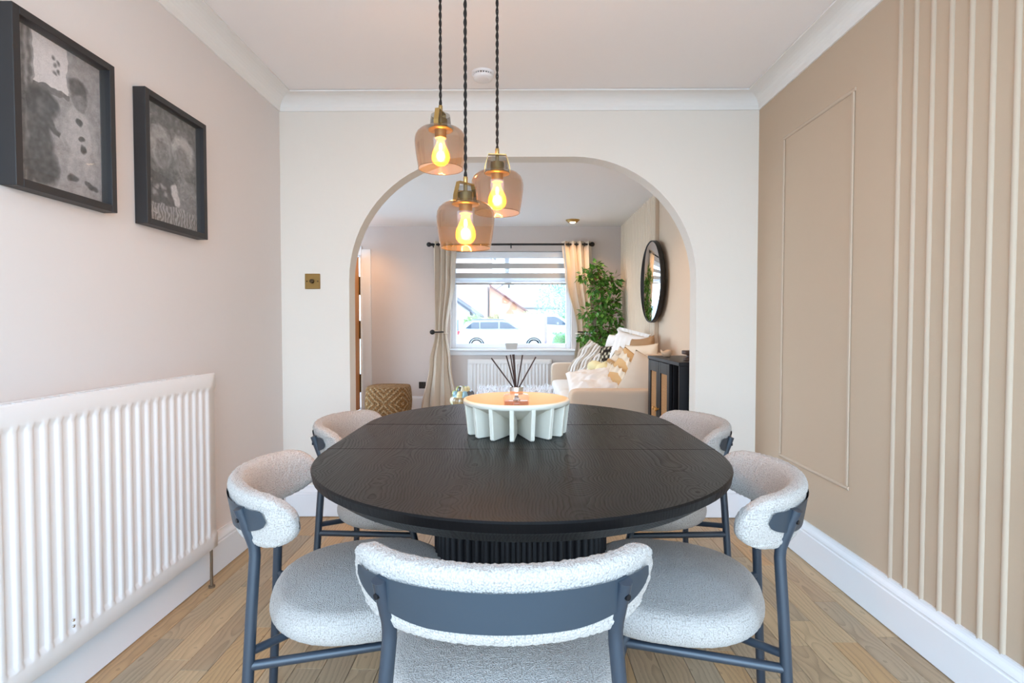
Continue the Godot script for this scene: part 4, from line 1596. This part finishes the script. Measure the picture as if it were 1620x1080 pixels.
func sofa_and_cushions() -> void:
	var weavet := noise_tex(FastNoiseLite.TYPE_SIMPLEX, 0.25, 41, 256)
	var fab := bumpy(mat(rgb(216, 193, 170), 0.95, 0, 0.2), weavet, 0.05, Vector3(12, 12, 12))
	var fab2 := bumpy(mat(rgb(236, 228, 218), 0.95, 0, 0.2), weavet, 0.05, Vector3(12, 12, 12))
	var xf := 0.415
	var xb := 1.322
	var z0 := -4.16
	var z1 := -6.56
	var so := thing("sofa", "cream fabric sofa along the right wall of the living room", "sofa", Vector3((xf + xb) / 2, 0, (z0 + z1) / 2))
	var off := -so.position
	var s := tool()
	box(s, Vector3((xf + xb) / 2, 0.20, (z0 + z1) / 2) + off, Vector3(xb - xf - 0.02, 0.24, z0 - z1 - 0.04), 0.02)
	obj("base", s, fab, so)
	for e in [[z0 - 0.09, 0.602], [z1 + 0.09, 0.66]]:
		s = tool()
		pad(s, Vector3((xf + xb) / 2, (e[1] + 0.06) / 2, e[0]) + off, Vector3(xb - xf, e[1] - 0.06, 0.18), 0.13)
		obj("arm", s, fab, so)
	s = tool()
	pad(s, Vector3(xb - 0.11, 0.46, (z0 + z1) / 2) + off, Vector3(0.22, 0.80, z0 - z1 - 0.1), 0.16)
	obj("back", s, fab, so)
	for k in 2:
		var l := (z0 - z1 - 0.36) / 2
		s = tool()
		pad(s, Vector3((xf + xb - 0.22) / 2 - 0.005, 0.395, z0 - 0.18 - l * (k + 0.5)) + off, Vector3(xb - xf - 0.22, 0.16, l - 0.01), 0.2, 0.12)
		obj("seat_cushion", s, fab2, so)
	for z in [z0 - 0.08, z1 + 0.08]:
		for x in [xf + 0.07, xb - 0.07]:
			s = tool()
			tube(s, [Vector3(x, 0, z) + off, Vector3(x, 0.10, z) + off], [0.018, 0.026], 12)
			obj("foot", s, M.black_wood, so)
	var white := bumpy(mat(rgb(242, 236, 230), 0.95, 0, 0.2), weavet, 0.05, Vector3(14, 14, 14))
	var cream := bumpy(mat(rgb(232, 216, 194), 0.95, 0, 0.2), weavet, 0.06, Vector3(14, 14, 14))
	var tan := bumpy(mat(rgb(214, 176, 128), 0.95, 0, 0.2), weavet, 0.06, Vector3(14, 14, 14))
	var greige := bumpy(mat(rgb(206, 190, 172), 0.95, 0, 0.2), weavet, 0.06, Vector3(14, 14, 14))
	var brown := bumpy(mat(rgb(176, 138, 102), 0.95, 0, 0.2), weavet, 0.2, Vector3(10, 10, 10))
	var st := mat(Color(1, 1, 1), 0.95, 0, 0.2)
	var gi := Image.create(16, 16, false, Image.FORMAT_RGB8)
	for j in 16:
		for i in 16:
			gi.set_pixel(i, j, Color(0.90, 0.84, 0.72) if (i / 2 + 0) % 2 == 0 else Color(0.09, 0.08, 0.07))
	st.albedo_texture = ImageTexture.create_from_image(gi)
	st.uv1_triplanar = true
	st.uv1_scale = Vector3(6, 6, 6)
	var dots := st.duplicate() as StandardMaterial3D
	var di := Image.create(16, 16, false, Image.FORMAT_RGB8)
	for j in 16:
		for i in 16:
			di.set_pixel(i, j, Color(0.90, 0.84, 0.72) if (i / 2 + j / 2) % 3 == 0 else Color(0.16, 0.13, 0.11))
	dots.albedo_texture = ImageTexture.create_from_image(di)
	dots.uv1_scale = Vector3(4, 4, 4)
	# back row along the wall, from the window end
	cushion("plain white square cushion leaning on the sofa back next to the ficus", Vector3(1.09, 0.775, -5.92), Vector3(-14, -72, 3), 0.50, 0.50, 0.17, white)
	var rf := cushion("white pleated square cushion with frilled edge in the middle of the sofa back", Vector3(1.09, 0.79, -5.38), Vector3(-14, -66, -8), 0.50, 0.50, 0.18, white, 0.006, 0.006)
	frill(rf, 0.50, 0.50, white)
	cushion("brown fluffy cushion at the back of the sofa, half behind the cabinet", Vector3(1.14, 0.80, -4.98), Vector3(-10, -75, 6), 0.42, 0.40, 0.14, brown)
	cushion("pale cream square cushion on the sofa in front of the brown fluffy one", Vector3(1.08, 0.735, -4.80), Vector3(-14, -60, 4), 0.42, 0.42, 0.14, cream)
	# middle
	var rope := cushion("greige cushion covered in loose rope loops, nearest the window on the sofa", Vector3(0.84, 0.66, -5.90), Vector3(-24, -40, -26), 0.48, 0.46, 0.16, cream, 0.01, 0.0)
	ropes(rope, greige, white)
	cushion("small black and cream speckled cushion behind the rope loop cushion", Vector3(0.985, 0.72, -5.72), Vector3(-10, -60, 6), 0.36, 0.36, 0.12, dots)
	cushion("small black and cream striped cushion beside the knot cushion", Vector3(0.99, 0.655, -5.22), Vector3(-16, -50, -22), 0.34, 0.30, 0.12, st)
	var kn := thing("knot_cushion", "round pale yellow knot cushion in the middle of the sofa", "cushion", Vector3(0.835, 0.655, -5.05), 0.0, "")
	s = tool()
	for q in 2:
		var path := []
		for k in 61:
			var g := TAU * k / 60
			var v := Vector3(0.075 * (sin(g) + 0.9 * sin(2 * g)), 0.075 * (cos(g) - 0.9 * cos(2 * g)), 0.035 * sin(3 * g))
			path.append(Basis(Vector3(0, 1, 0), 1.1 * q) * (v * (1.0 - 0.18 * q)))
		tube(s, path, 0.046, 16, false)
	obj("knot", s, mat(rgb(238, 224, 176), 0.95), kn)
	cushion("white crumpled cushion lying flat on the sofa seat behind the near arm", Vector3(0.665, 0.595, -4.66), Vector3(-52, -12, 10), 0.46, 0.36, 0.15, white, 0.055)
	var fr := cushion("cream cushion with frayed tufted bands leaning behind the near sofa arm", Vector3(0.955, 0.65, -4.84), Vector3(-26, -38, -30), 0.46, 0.42, 0.14, cream, 0.012)
	tufts(fr, 0.46, cream, tan)
	var ru := cushion("tan and cream ruffled cushion at the near end of the sofa by the cabinet", Vector3(0.975, 0.645, -4.58), Vector3(-22, -30, -30), 0.46, 0.42, 0.13, tan, 0.010)
	ruffle(ru, cream)
	cushion("plain greige cushion at the near end of the sofa, touching the cabinet", Vector3(1.085, 0.63, -4.45), Vector3(-16, -24, -24), 0.44, 0.42, 0.14, greige)

func frill(o: Node3D, w: float, h: float, m: Material) -> void:
	var s := tool(1)
	var a := PackedVector3Array()
	var b := PackedVector3Array()
	var n := 160
	for k in n + 1:
		var t := 4.0 * k / n
		var e := int(t) % 4
		var f := t - int(t)
		var p := Vector3.ZERO
		match e:
			0: p = Vector3(lerpf(-1, 1, f), -1, 0)
			1: p = Vector3(1, lerpf(-1, 1, f), 0)
			2: p = Vector3(lerpf(1, -1, f), 1, 0)
			3: p = Vector3(-1, lerpf(1, -1, f), 0)
		var q := Vector3(p.x * w / 2, p.y * h / 2, 0) * 0.97
		a.append(q)
		b.append(q * 1.13 + Vector3(0, 0, 0.014 * sin(k * 1.3)))
	grid(s, [a, b])
	var a2 := PackedVector3Array()
	var b2 := PackedVector3Array()
	for k in a.size():
		a2.append(a[k] - Vector3(0, 0, 0.003))
		b2.append(b[k] - Vector3(0, 0, 0.003))
	grid(s, [a2, b2], false, false, true)
	obj("frill", s, m, o)

func ropes(o: Node3D, m1: Material, m2: Material) -> void:
	for k in 13:
		var s := tool()
		var x := -0.21 + 0.035 * k
		var pts := []
		for i in 13:
			var y := 0.22 - 0.42 * i / 12
			var e := pow(maxf((1.0 - pow(x / 0.25, 2)) * (1.0 - pow(y / 0.24, 2)), 0.0), 0.42)
			pts.append(Vector3(x + 0.012 * sin(i * 1.1 + k), y, 0.08 * e + 0.012 + 0.006 * sin(i * 1.7 + k * 2.0)))
		tube(s, pts, 0.0125, 8)
		obj("rope_loop", s, m1 if k % 3 == 0 else m2, o)

func tufts(o: Node3D, w: float, m1: Material, m2: Material) -> void:
	for b in 4:
		var s := tool(1)
		for k in 60:
			var x := -w * 0.44 + w * 0.88 * k / 59.0
			var y := -0.15 + 0.1 * b
			var e := pow(maxf((1.0 - pow(x / 0.23, 2)) * (1.0 - pow(y / 0.21, 2)), 0.0), 0.42)
			var p := Vector3(x, y, 0.07 * e)
			tube(s, [p, p + Vector3(rng.randf_range(-0.006, 0.006), -0.004, 0.02), p + Vector3(rng.randf_range(-0.01, 0.01), -0.035, 0.024)], [0.005, 0.005, 0.002], 5, false)
		var t := obj("tufted_band", s, m1 if b % 2 else m2, o)
		t.set_meta("kind", "stuff")

func ruffle(o: Node3D, m: Material) -> void:
	for b in 2:
		var s := tool(1)
		var a := PackedVector3Array()
		var c := PackedVector3Array()
		for k in 61:
			var x := -0.20 + 0.40 * k / 60.0
			var y := -0.06 + 0.13 * b + 0.03 * sin(k * 0.12 + b)
			var e := pow(maxf((1.0 - pow(x / 0.23, 2)) * (1.0 - pow(y / 0.21, 2)), 0.0), 0.42)
			a.append(Vector3(x, y, 0.064 * e))
			c.append(Vector3(x, y + 0.055 + 0.008 * sin(k * 0.9), 0.064 * e + 0.022 + 0.012 * sin(k * 0.8)))
		grid(s, [a, c])
		var a2 := PackedVector3Array()
		var c2 := PackedVector3Array()
		for k in a.size():
			a2.append(a[k] - Vector3(0, 0.002, 0.003))
			c2.append(c[k] - Vector3(0, 0.002, 0.003))
		grid(s, [a2, c2], false, false, true)
		obj("ruffle", s, m, o)

# ================= ficus =================
func leaf(s: SurfaceTool, p: Vector3, d: Vector3, up: Vector3, l: float, w: float) -> void:
	var side := d.cross(up).normalized() * w / 2
	var nrm := side.cross(d).normalized()
	var mid := p + d * l * 0.45 - nrm * w * 0.16
	var tip := p + d * l - nrm * l * 0.12
	var a := p + d * l * 0.42 + side
	var b := p + d * l * 0.42 - side
	tri(s, p, a, mid)
	tri(s, mid, a, tip)
	tri(s, p, mid, b)
	tri(s, mid, tip, b)

func ficus() -> void:
	var base := Vector3(1.06, 0, -6.76)
	var f := thing("potted_ficus", "tall green leafy artificial ficus tree in the living room corner beside the right curtain", "plant", base)
	var s := tool()
	lathe(s, round_prof([Vector2(0, 0), Vector2(0.095, 0), Vector2(0.125, 0.22), Vector2(0.115, 0.22), Vector2(0.11, 0.19), Vector2(0, 0.19)], 0.008, 2), 28)
	obj("pot", s, mat(rgb(50, 46, 44), 0.6), f)
	var bark := bumpy(mat(rgb(98, 70, 50), 0.9), noise_tex(FastNoiseLite.TYPE_SIMPLEX, 0.08, 51, 256), 0.2, Vector3(8, 3, 8))
	s = tool()
	tube(s, [Vector3(0, 0.18, 0), Vector3(0.015, 0.6, 0.01), Vector3(-0.01, 1.0, 0), Vector3(0.012, 1.35, 0.01), Vector3(-0.01, 1.65, 0), Vector3(-0.06, 1.85, 0.0)], [0.026, 0.023, 0.020, 0.016, 0.011, 0.005], 10)
	var trunk := obj("trunk", s, bark, f)
	for q in [-1, 1]:
		s = tool()
		tube(s, [Vector3(0.05 * q, 0.18, 0.03), Vector3(0.07 * q, 0.6, 0.02), Vector3(0.065 * q, 0.9, 0.0), Vector3(0.12 * q, 1.2, 0.02)], [0.010, 0.009, 0.008, 0.005], 8)
		obj("stem", s, bark, trunk)
	var cl := [[-0.06, 1.84, 0.0, 0.08], [-0.10, 1.74, 0.04, 0.10], [0.00, 1.70, 0.03, 0.11], [-0.24, 1.70, 0.10, 0.08], [-0.16, 1.70, 0.07, 0.07], [0.13, 1.66, 0.06, 0.09], [0.19, 1.58, 0.02, 0.06], [-0.07, 1.58, 0.06, 0.12], [0.06, 1.55, 0.07, 0.11], [0.01, 1.43, 0.10, 0.13],
		[-0.06, 1.30, 0.10, 0.13], [0.10, 1.38, 0.06, 0.11], [0.21, 1.40, 0.02, 0.07], [-0.18, 1.26, 0.12, 0.09], [0.17, 1.23, 0.06, 0.11], [0.06, 1.22, 0.12, 0.11], [-0.10, 1.10, 0.12, 0.12], [0.03, 1.03, 0.13, 0.13], [0.17, 1.06, 0.07, 0.11], [-0.20, 1.00, 0.14, 0.10],
		[-0.24, 0.93, 0.16, 0.08], [0.10, 0.93, 0.10, 0.12], [-0.07, 0.90, 0.13, 0.11], [0.22, 0.94, 0.04, 0.06], [-0.02, 0.82, 0.12, 0.09]]
	var lo := tool(-1)
	var tw := tool()
	for c in cl:
		var mid := Vector3(c[0], c[1], c[2])
		var root := Vector3(0.0, c[1] - 0.10, 0.0)
		tube(tw, [root, root.lerp(mid, 0.6) + Vector3(0, 0.03, 0), mid], [0.006, 0.005, 0.003], 6)
		var m := int(42 * c[3] / 0.10)
		for k in m:
			var d := Vector3(rng.randfn(), rng.randfn() * 0.8, rng.randfn()).normalized()
			var p: Vector3 = mid + d * c[3] * pow(rng.randf(), 0.5)
			if p.x > 0.205: p.x = 0.205
			if p.z < -0.2: p.z = -0.2
			var g := rng.randf()
			var col := Color(0.06, 0.20, 0.025).lerp(Color(0.26, 0.52, 0.09), g * g)
			if rng.randf() < 0.06:
				col = Color(0.16, 0.10, 0.05)
			lo.set_color(col)
			var dir := (d + Vector3(0, -0.35, 0.2) + Vector3(rng.randfn(), rng.randfn(), rng.randfn()) * 0.3).normalized()
			leaf(lo, p, dir, Vector3(rng.randfn() * 0.4, 1, rng.randfn() * 0.4).normalized(), rng.randf_range(0.060, 0.088), rng.randf_range(0.042, 0.058))
	obj("twigs", tw, bark, trunk)
	var lm := mat(Color(1, 1, 1), 0.45, 0, 0.5)
	lm.vertex_color_use_as_albedo = true
	lm.backlight_enabled = true
	lm.backlight = Color(0.25, 0.3, 0.1)
	var fo := obj("foliage", lo, lm, f)
	fo.set_meta("kind", "stuff")

# ================= outside the window =================
const GY := -0.30

func foliage(o: Node3D, called: String, c: Vector3, r: Vector3, n: int, l: float, c0: Color, c1: Color) -> void:
	var s := tool(-1)
	for k in n:
		var d := Vector3(rng.randfn(), rng.randfn(), rng.randfn()).normalized()
		var p := c + d * r * pow(rng.randf(), 0.33)
		s.set_color(c0.lerp(c1, rng.randf()))
		leaf(s, p, (d + Vector3(rng.randfn(), rng.randfn(), rng.randfn()) * 0.6).normalized(), Vector3(rng.randfn(), 1, rng.randfn()).normalized(), l * rng.randf_range(0.7, 1.3), l * 0.6)
	var m := mat(Color(1, 1, 1), 0.7)
	m.vertex_color_use_as_albedo = true
	var f := obj(called, s, m, o)
	f.set_meta("kind", "stuff")

func house(label: String, at: Vector3, turn: float, w: float, d: float, eave: float, ridge: float, wall: Color, roof: Color, wins: Array, mono := false) -> Node3D:  # gable towards +z
	var o := thing("house", label, "house", at, turn, "")
	var s := tool()
	if mono:   # one slope, from the ridge at x 0 down to x w
		prism(s, PackedVector2Array([Vector2(0.06, 0), Vector2(w, 0), Vector2(w, eave), Vector2(0.06, ridge)]), [[-d, 0.0], [0.0, 0.0]])
	else:
		prism(s, PackedVector2Array([Vector2(-w / 2, 0), Vector2(w / 2, 0), Vector2(w / 2, eave), Vector2(0, ridge), Vector2(-w / 2, eave)]), [[-d, 0.0], [0.0, 0.0]])
	obj("wall", s, mat(wall, 0.9), o)
	if mono:
		w *= 2.0
	for e in [-1, 1]:
		if mono and e < 0:
			continue
		s = tool()
		var a := Vector2(0.06 if mono else 0.0, ridge + 0.02)
		var b := Vector2(e * (w / 2 + 0.35), eave - 0.35 * (ridge - eave) / (w / 2) + 0.02)
		var p := PackedVector2Array([a, b, b + Vector2(0, 0.16), a + Vector2(0, 0.16)])
		if e > 0:
			p = PackedVector2Array([a, a + Vector2(0, 0.16), b + Vector2(0, 0.16), b])
			p.reverse()
			p = PackedVector2Array([b, b + Vector2(0, 0.16), a + Vector2(0, 0.16), a])
		if Geometry2D.is_polygon_clockwise(p):
			p.reverse()
		prism(s, p, [[-d - 0.25, 0.0], [0.3, 0.0]])
		obj("roof", s, mat(roof, 0.8), o)
	s = tool()
	for e in ([1] if mono else [-1, 1]):
		tube(s, [Vector3(e * (w / 2 + 0.36), eave - 0.20, 0.25), Vector3(e * (w / 2 + 0.36), eave - 0.20, -d)], 0.07, 8)
	obj("gutter", s, mat(rgb(70, 66, 66), 0.6), o)
	for q in wins:
		s = tool()
		box(s, Vector3(q[0], q[1], 0.02), Vector3(q[2] + 0.14, q[3] + 0.14, 0.08), 0.01)
		var f := obj("window", s, M.upvc, o)
		s = tool()
		box(s, Vector3(q[0], q[1], 0.062), Vector3(q[2], q[3], 0.02))
		obj("pane", s, mat(rgb(95, 105, 118), 0.1), f)
	return o

func car(o: Node3D, L: float, W: float, paint: Material, van := false) -> void:  # nose towards +x, wheels on y 0
	var body := PackedVector2Array([Vector2(-0.50, 0.20), Vector2(0.47, 0.18), Vector2(0.497, 0.24), Vector2(0.497, 0.42), Vector2(0.48, 0.54), Vector2(0.44, 0.60), Vector2(0.24, 0.67), Vector2(0.10, 0.70), Vector2(-0.47, 0.70), Vector2(-0.495, 0.60), Vector2(-0.50, 0.40)])
	var cab := PackedVector2Array([Vector2(-0.475, 0.69), Vector2(0.22, 0.66), Vector2(0.06, 0.93), Vector2(0.0, 0.975), Vector2(-0.12, 1.0), Vector2(-0.34, 0.985), Vector2(-0.41, 0.95)])
	var H := 1.72
	if van:
		H = 2.1
		cab = PackedVector2Array([Vector2(-0.495, 0.68), Vector2(0.34, 0.64), Vector2(0.20, 0.88), Vector2(0.13, 0.97), Vector2(0.06, 1.0), Vector2(-0.47, 1.0), Vector2(-0.495, 0.96)])
	for q in [body, cab]:
		for i in q.size():
			q[i] = Vector2(q[i].x * L, q[i].y * H)
	var s := tool()
	prism(s, body, [[-W / 2, 0.10], [-W / 2 + 0.10, 0.0], [W / 2 - 0.10, 0.0], [W / 2, 0.10]])
	obj("body", s, paint, o)
	s = tool()
	prism(s, cab, [[-W / 2 + 0.16, 0.10], [-W / 2 + 0.05, 0.0], [W / 2 - 0.05, 0.0], [W / 2 - 0.16, 0.10]])
	obj("cabin", s, paint, o)
	var gm := mat(rgb(62, 72, 84), 0.25, 0, 0.25)
	var panes := [[[-0.42, 0.73], [-0.27, 0.73], [-0.27, 0.925], [-0.34, 0.925]], [[-0.26, 0.73], [-0.07, 0.73], [-0.07, 0.935], [-0.26, 0.93]], [[-0.055, 0.73], [0.13, 0.725], [0.035, 0.90], [-0.02, 0.932], [-0.055, 0.935]]]
	if van:
		panes = [[[0.0, 0.72], [0.24, 0.69], [0.15, 0.88], [0.10, 0.93], [0.0, 0.93]]]
	for e in [-1, 1]:
		for q in panes:
			var p := PackedVector2Array()
			for v in q:
				p.append(Vector2(v[0] * L, v[1] * H))
			s = tool()
			prism(s, p, [[e * (W / 2 - 0.13) - 0.02, 0.0], [e * (W / 2 - 0.13) + 0.02, 0.0]], placed(Vector3(0, 0, e * 0.085), Vector3(0, 0, 0)))
			obj("side_window", s, gm, o)
	for wx in [-0.30, 0.305]:
		for e in [-1, 1]:
			var t := placed(Vector3(wx * L, 0.36, e * (W / 2 - 0.02)), Vector3(90 * e, 0, 0))
			s = tool()
			lathe(s, round_prof([Vector2(0.24, -0.20), Vector2(0.36, -0.20), Vector2(0.36, 0.02), Vector2(0.24, 0.02)], 0.03, 2), 28, t)
			obj("tyre", s, mat(rgb(34, 34, 38), 0.8, 0, 0.2), o)
			s = tool()
			lathe(s, [Vector2(0.0, 0.01), Vector2(0.05, 0.01), Vector2(0.06, -0.02)], 20, t)
			lathe(s, [Vector2(0.20, 0.0), Vector2(0.235, 0.02), Vector2(0.245, 0.0)], 28, t)
			for k in 5:
				box(s, Vector3(0, -0.005, 0.125), Vector3(0.06, 0.02, 0.20), 0.005, t * Transform3D(Basis(Vector3.UP, TAU * k / 5), Vector3.ZERO))
			obj("alloy_wheel", s, mat(rgb(190, 192, 196), 0.3, 0.6), o)
			s = tool()
			lathe(s, [Vector2(0.36, 0.045), Vector2(0.43, 0.045), Vector2(0.43, 0.02)], 28, t, PI / 2, PI * 1.5)
			obj("wheel_arch", s, mat(rgb(36, 37, 42), 0.8, 0, 0.2), o)
	for e in [-1, 1]:
		s = tool()
		box(s, Vector3(-0.487 * L, 0.60 * H, e * (W / 2 - 0.16)), Vector3(0.16, 0.20, 0.26), 0.03)
		obj("tail_light", s, mat(rgb(190, 40, 44), 0.2), o)
		s = tool()
		box(s, Vector3(0.455 * L, 0.52 * H, e * (W / 2 - 0.18)), Vector3(0.22, 0.14, 0.24), 0.03)
		obj("head_light", s, mat(rgb(210, 215, 220), 0.1), o)
		s = tool()
		box(s, Vector3(0.13 * L, 0.735 * H, e * (W / 2 + 0.06)), Vector3(0.12, 0.14, 0.20), 0.03)
		obj("wing_mirror", s, mat(rgb(120, 122, 128), 0.4), o)
	if not van:
		for e in [-1, 1]:
			s = tool()
			tube(s, [Vector3(-0.36 * L, 0.975 * H, e * (W / 2 - 0.24)), Vector3(-0.33 * L, 1.015 * H, e * (W / 2 - 0.24)), Vector3(-0.02 * L, 1.015 * H, e * (W / 2 - 0.24)), Vector3(0.01 * L, 0.975 * H, e * (W / 2 - 0.24))], 0.028, 8)
			obj("roof_rail", s, mat(rgb(60, 62, 68), 0.4), o)

func outside() -> void:
	var s := tool()
	box(s, Vector3(0, GY - 0.1, -45), Vector3(90, 0.2, 75.2))
	struct("ground_front", s, mat(rgb(128, 126, 126), 0.95))
	s = tool()
	box(s, Vector3(0, -0.25, 10.5), Vector3(40, 0.2, 19.6))
	box(s, Vector3(-11.7, -0.25, -3.35), Vector3(16.9, 0.2, 8.1))
	struct("ground_patio", s, mat(rgb(200, 196, 190), 0.95))
	# the street: x = (px - 817) * depth / 854
	var c := thing("car", "white parked estate car with dark roof rails outside the window", "car", Vector3(-0.62, GY, -30.0))
	car(c, 5.1, 1.9, mat(rgb(205, 208, 214), 0.3, 0, 0.4))
	var v := thing("van", "white parked van behind the hedge at the right of the window view", "van", Vector3(1.75, GY, -33.5))
	car(v, 5.6, 2.0, mat(rgb(205, 208, 214), 0.3, 0, 0.4), true)
	var h := thing("hedge", "clipped green hedge at the lower right of the window view", "hedge", Vector3(3.4, GY, -20.0))
	s = tool()
	pad(s, Vector3(0, 0.55, 0), Vector3(4.1, 1.10, 0.75), 0.2)
	obj("body", s, bumpy(mat(rgb(96, 140, 84), 0.9), noise_tex(FastNoiseLite.TYPE_CELLULAR, 0.05, 61, 256), 6.0, Vector3(1.2, 1.2, 1.2)), h)
	var fs := tool(-1)
	for k in 2600:
		var p := Vector3(rng.randf_range(-2.05, 2.05), rng.randf_range(0.05, 1.12), rng.randf_range(0.36, 0.42))
		if rng.randf() < 0.3:
			p = Vector3(p.x, 1.12, rng.randf_range(-0.35, 0.38))
		fs.set_color(Color(0.07, 0.17, 0.06).lerp(Color(0.22, 0.36, 0.15), rng.randf()))
		leaf(fs, p, Vector3(rng.randfn(), rng.randfn(), 0.6).normalized(), Vector3(rng.randfn(), 1, rng.randfn()).normalized(), 0.09, 0.055)
	var lm := mat(Color(1, 1, 1), 0.7)
	lm.vertex_color_use_as_albedo = true
	var lf := obj("leaves", fs, lm, h)
	lf.set_meta("kind", "stuff")
	var peach := rgb(196, 134, 106)
	house("peach rendered lean-to with a long sloping red roof behind the car", Vector3(-2.35, GY, -46.0), 0.0, 3.6, 8.0, 2.30, 4.75, peach, rgb(110, 52, 44), [[2.3, 2.05, 1.1, 0.42]], true)
	house("tall pale pink house rising at the left behind the peach lean-to", Vector3(-6.65, GY, -45.4), 0.0, 8.4, 9.0, 8.2, 11.5, rgb(206, 164, 148), rgb(130, 80, 72), [[-2.4, 6.2, 1.2, 1.3], [0.9, 6.2, 1.2, 1.3]])
	house("white bungalow with a dark gutter at the left edge of the window view", Vector3(-5.5, GY, -36.0), 0.0, 4.8, 9.0, 2.35, 4.0, rgb(206, 200, 198), rgb(84, 80, 84), [[1.25, 1.30, 0.8, 1.0], [0.0, 1.30, 0.9, 1.0]])
	house("pale terraced house with a grey roof farthest right in the window view", Vector3(6.6, GY, -66.0), PI / 2, 8.0, 8.0, 3.6, 6.2, rgb(210, 196, 188), rgb(126, 116, 116), [])
	house("pale terraced house with a grey roof, second from the right in the window view", Vector3(-1.2, GY, -74.0), 0.0, 9.0, 8.0, 4.4, 7.4, rgb(212, 198, 190), rgb(130, 116, 114), [[2.3, 2.6, 1.2, 1.0], [3.4, 2.6, 0.7, 1.0]])
	# gate post and brick wall at the left
	var gp := thing("gate_post", "dark purple-brown gate post at the lower left of the window view", "post", Vector3(-2.36, GY, -20.5))
	s = tool()
	box(s, Vector3(0, 0.70, 0), Vector3(0.20, 1.40, 0.20), 0.03)
	obj("shaft", s, mat(rgb(92, 70, 84), 0.8), gp)
	s = tool()
	box(s, Vector3(0, 1.42, 0), Vector3(0.17, 0.10, 0.17), 0.04)
	obj("cap", s, mat(rgb(92, 70, 84), 0.8), gp)
	var bw := thing("brick_pier", "red brick garden pier beside the dark gate post", "pier", Vector3(-2.66, GY, -20.6))
	s = tool()
	box(s, Vector3(0, 0.62, 0), Vector3(0.28, 1.24, 0.28), 0.005)
	obj("mortar", s, mat(rgb(190, 180, 172), 0.95), bw)
	var bricks := []
	for q in [rgb(170, 84, 68), rgb(186, 98, 78), rgb(158, 80, 70)]:
		bricks.append(mat(q, 0.9))
	for r in 16:
		for e in 2:
			s = tool()
			box(s, Vector3(-0.0775 + 0.155 * e if r % 2 else 0.0, 0.04 + r * 0.077, 0), Vector3(0.145 if r % 2 else 0.30, 0.066, 0.30), 0.005)
			obj("brick", s, bricks[(r * 2 + e) % 3], bw)
			if r % 2 == 0:
				break
	# street furniture and greenery
	var lp := thing("street_post", "slim dark street post between the car and the van", "post", Vector3(1.52, GY, -28.0))
	s = tool()
	tube(s, [Vector3.ZERO, Vector3(0, 1.9, 0)], 0.07, 10)
	obj("pole", s, mat(rgb(130, 110, 118), 0.7), lp)
	var g := [["bush", "low orange-leaved shrub behind the roof of the white car", "shrub", Vector3(-1.0, GY, -40.0), Vector3(1.6, 0.75, 0.8), 1.45, Color(0.42, 0.20, 0.08), Color(0.30, 0.34, 0.10)],
		["bush", "light green bush left of the peach house, behind the car", "shrub", Vector3(-2.68, GY, -34.2), Vector3(0.62, 0.7, 0.6), 1.3, Color(0.22, 0.40, 0.12), Color(0.42, 0.55, 0.22)],
		["bush", "yellow-green bush between the peach house and the van", "shrub", Vector3(1.05, GY, -44.0), Vector3(1.7, 1.0, 0.9), 1.5, Color(0.34, 0.46, 0.14), Color(0.50, 0.56, 0.26)],
		["tree", "pale green tree above the van at the right of the window view", "tree", Vector3(4.1, GY, -52.0), Vector3(2.3, 2.6, 2.0), 3.6, Color(0.16, 0.36, 0.26), Color(0.32, 0.50, 0.36)],
		["bush", "green shrub behind the van beside the right curtain", "shrub", Vector3(3.9, GY, -38.0), Vector3(1.2, 1.4, 1.0), 1.5, Color(0.18, 0.38, 0.20), Color(0.36, 0.52, 0.28)]]
	for q in g:
		var o := thing(q[0], q[1], q[2], q[3])
		s = tool()
		tube(s, [Vector3.ZERO, Vector3(0.03, q[5] * 0.5, 0), Vector3(0, q[5], 0)], [0.10, 0.08, 0.05], 8)
		obj("trunk" if q[0] == "tree" else "stem", s, mat(rgb(110, 90, 76), 0.9), o)
		foliage(o, "foliage", Vector3(0, q[5], 0), q[4], 1500, 0.22, q[6], q[7])
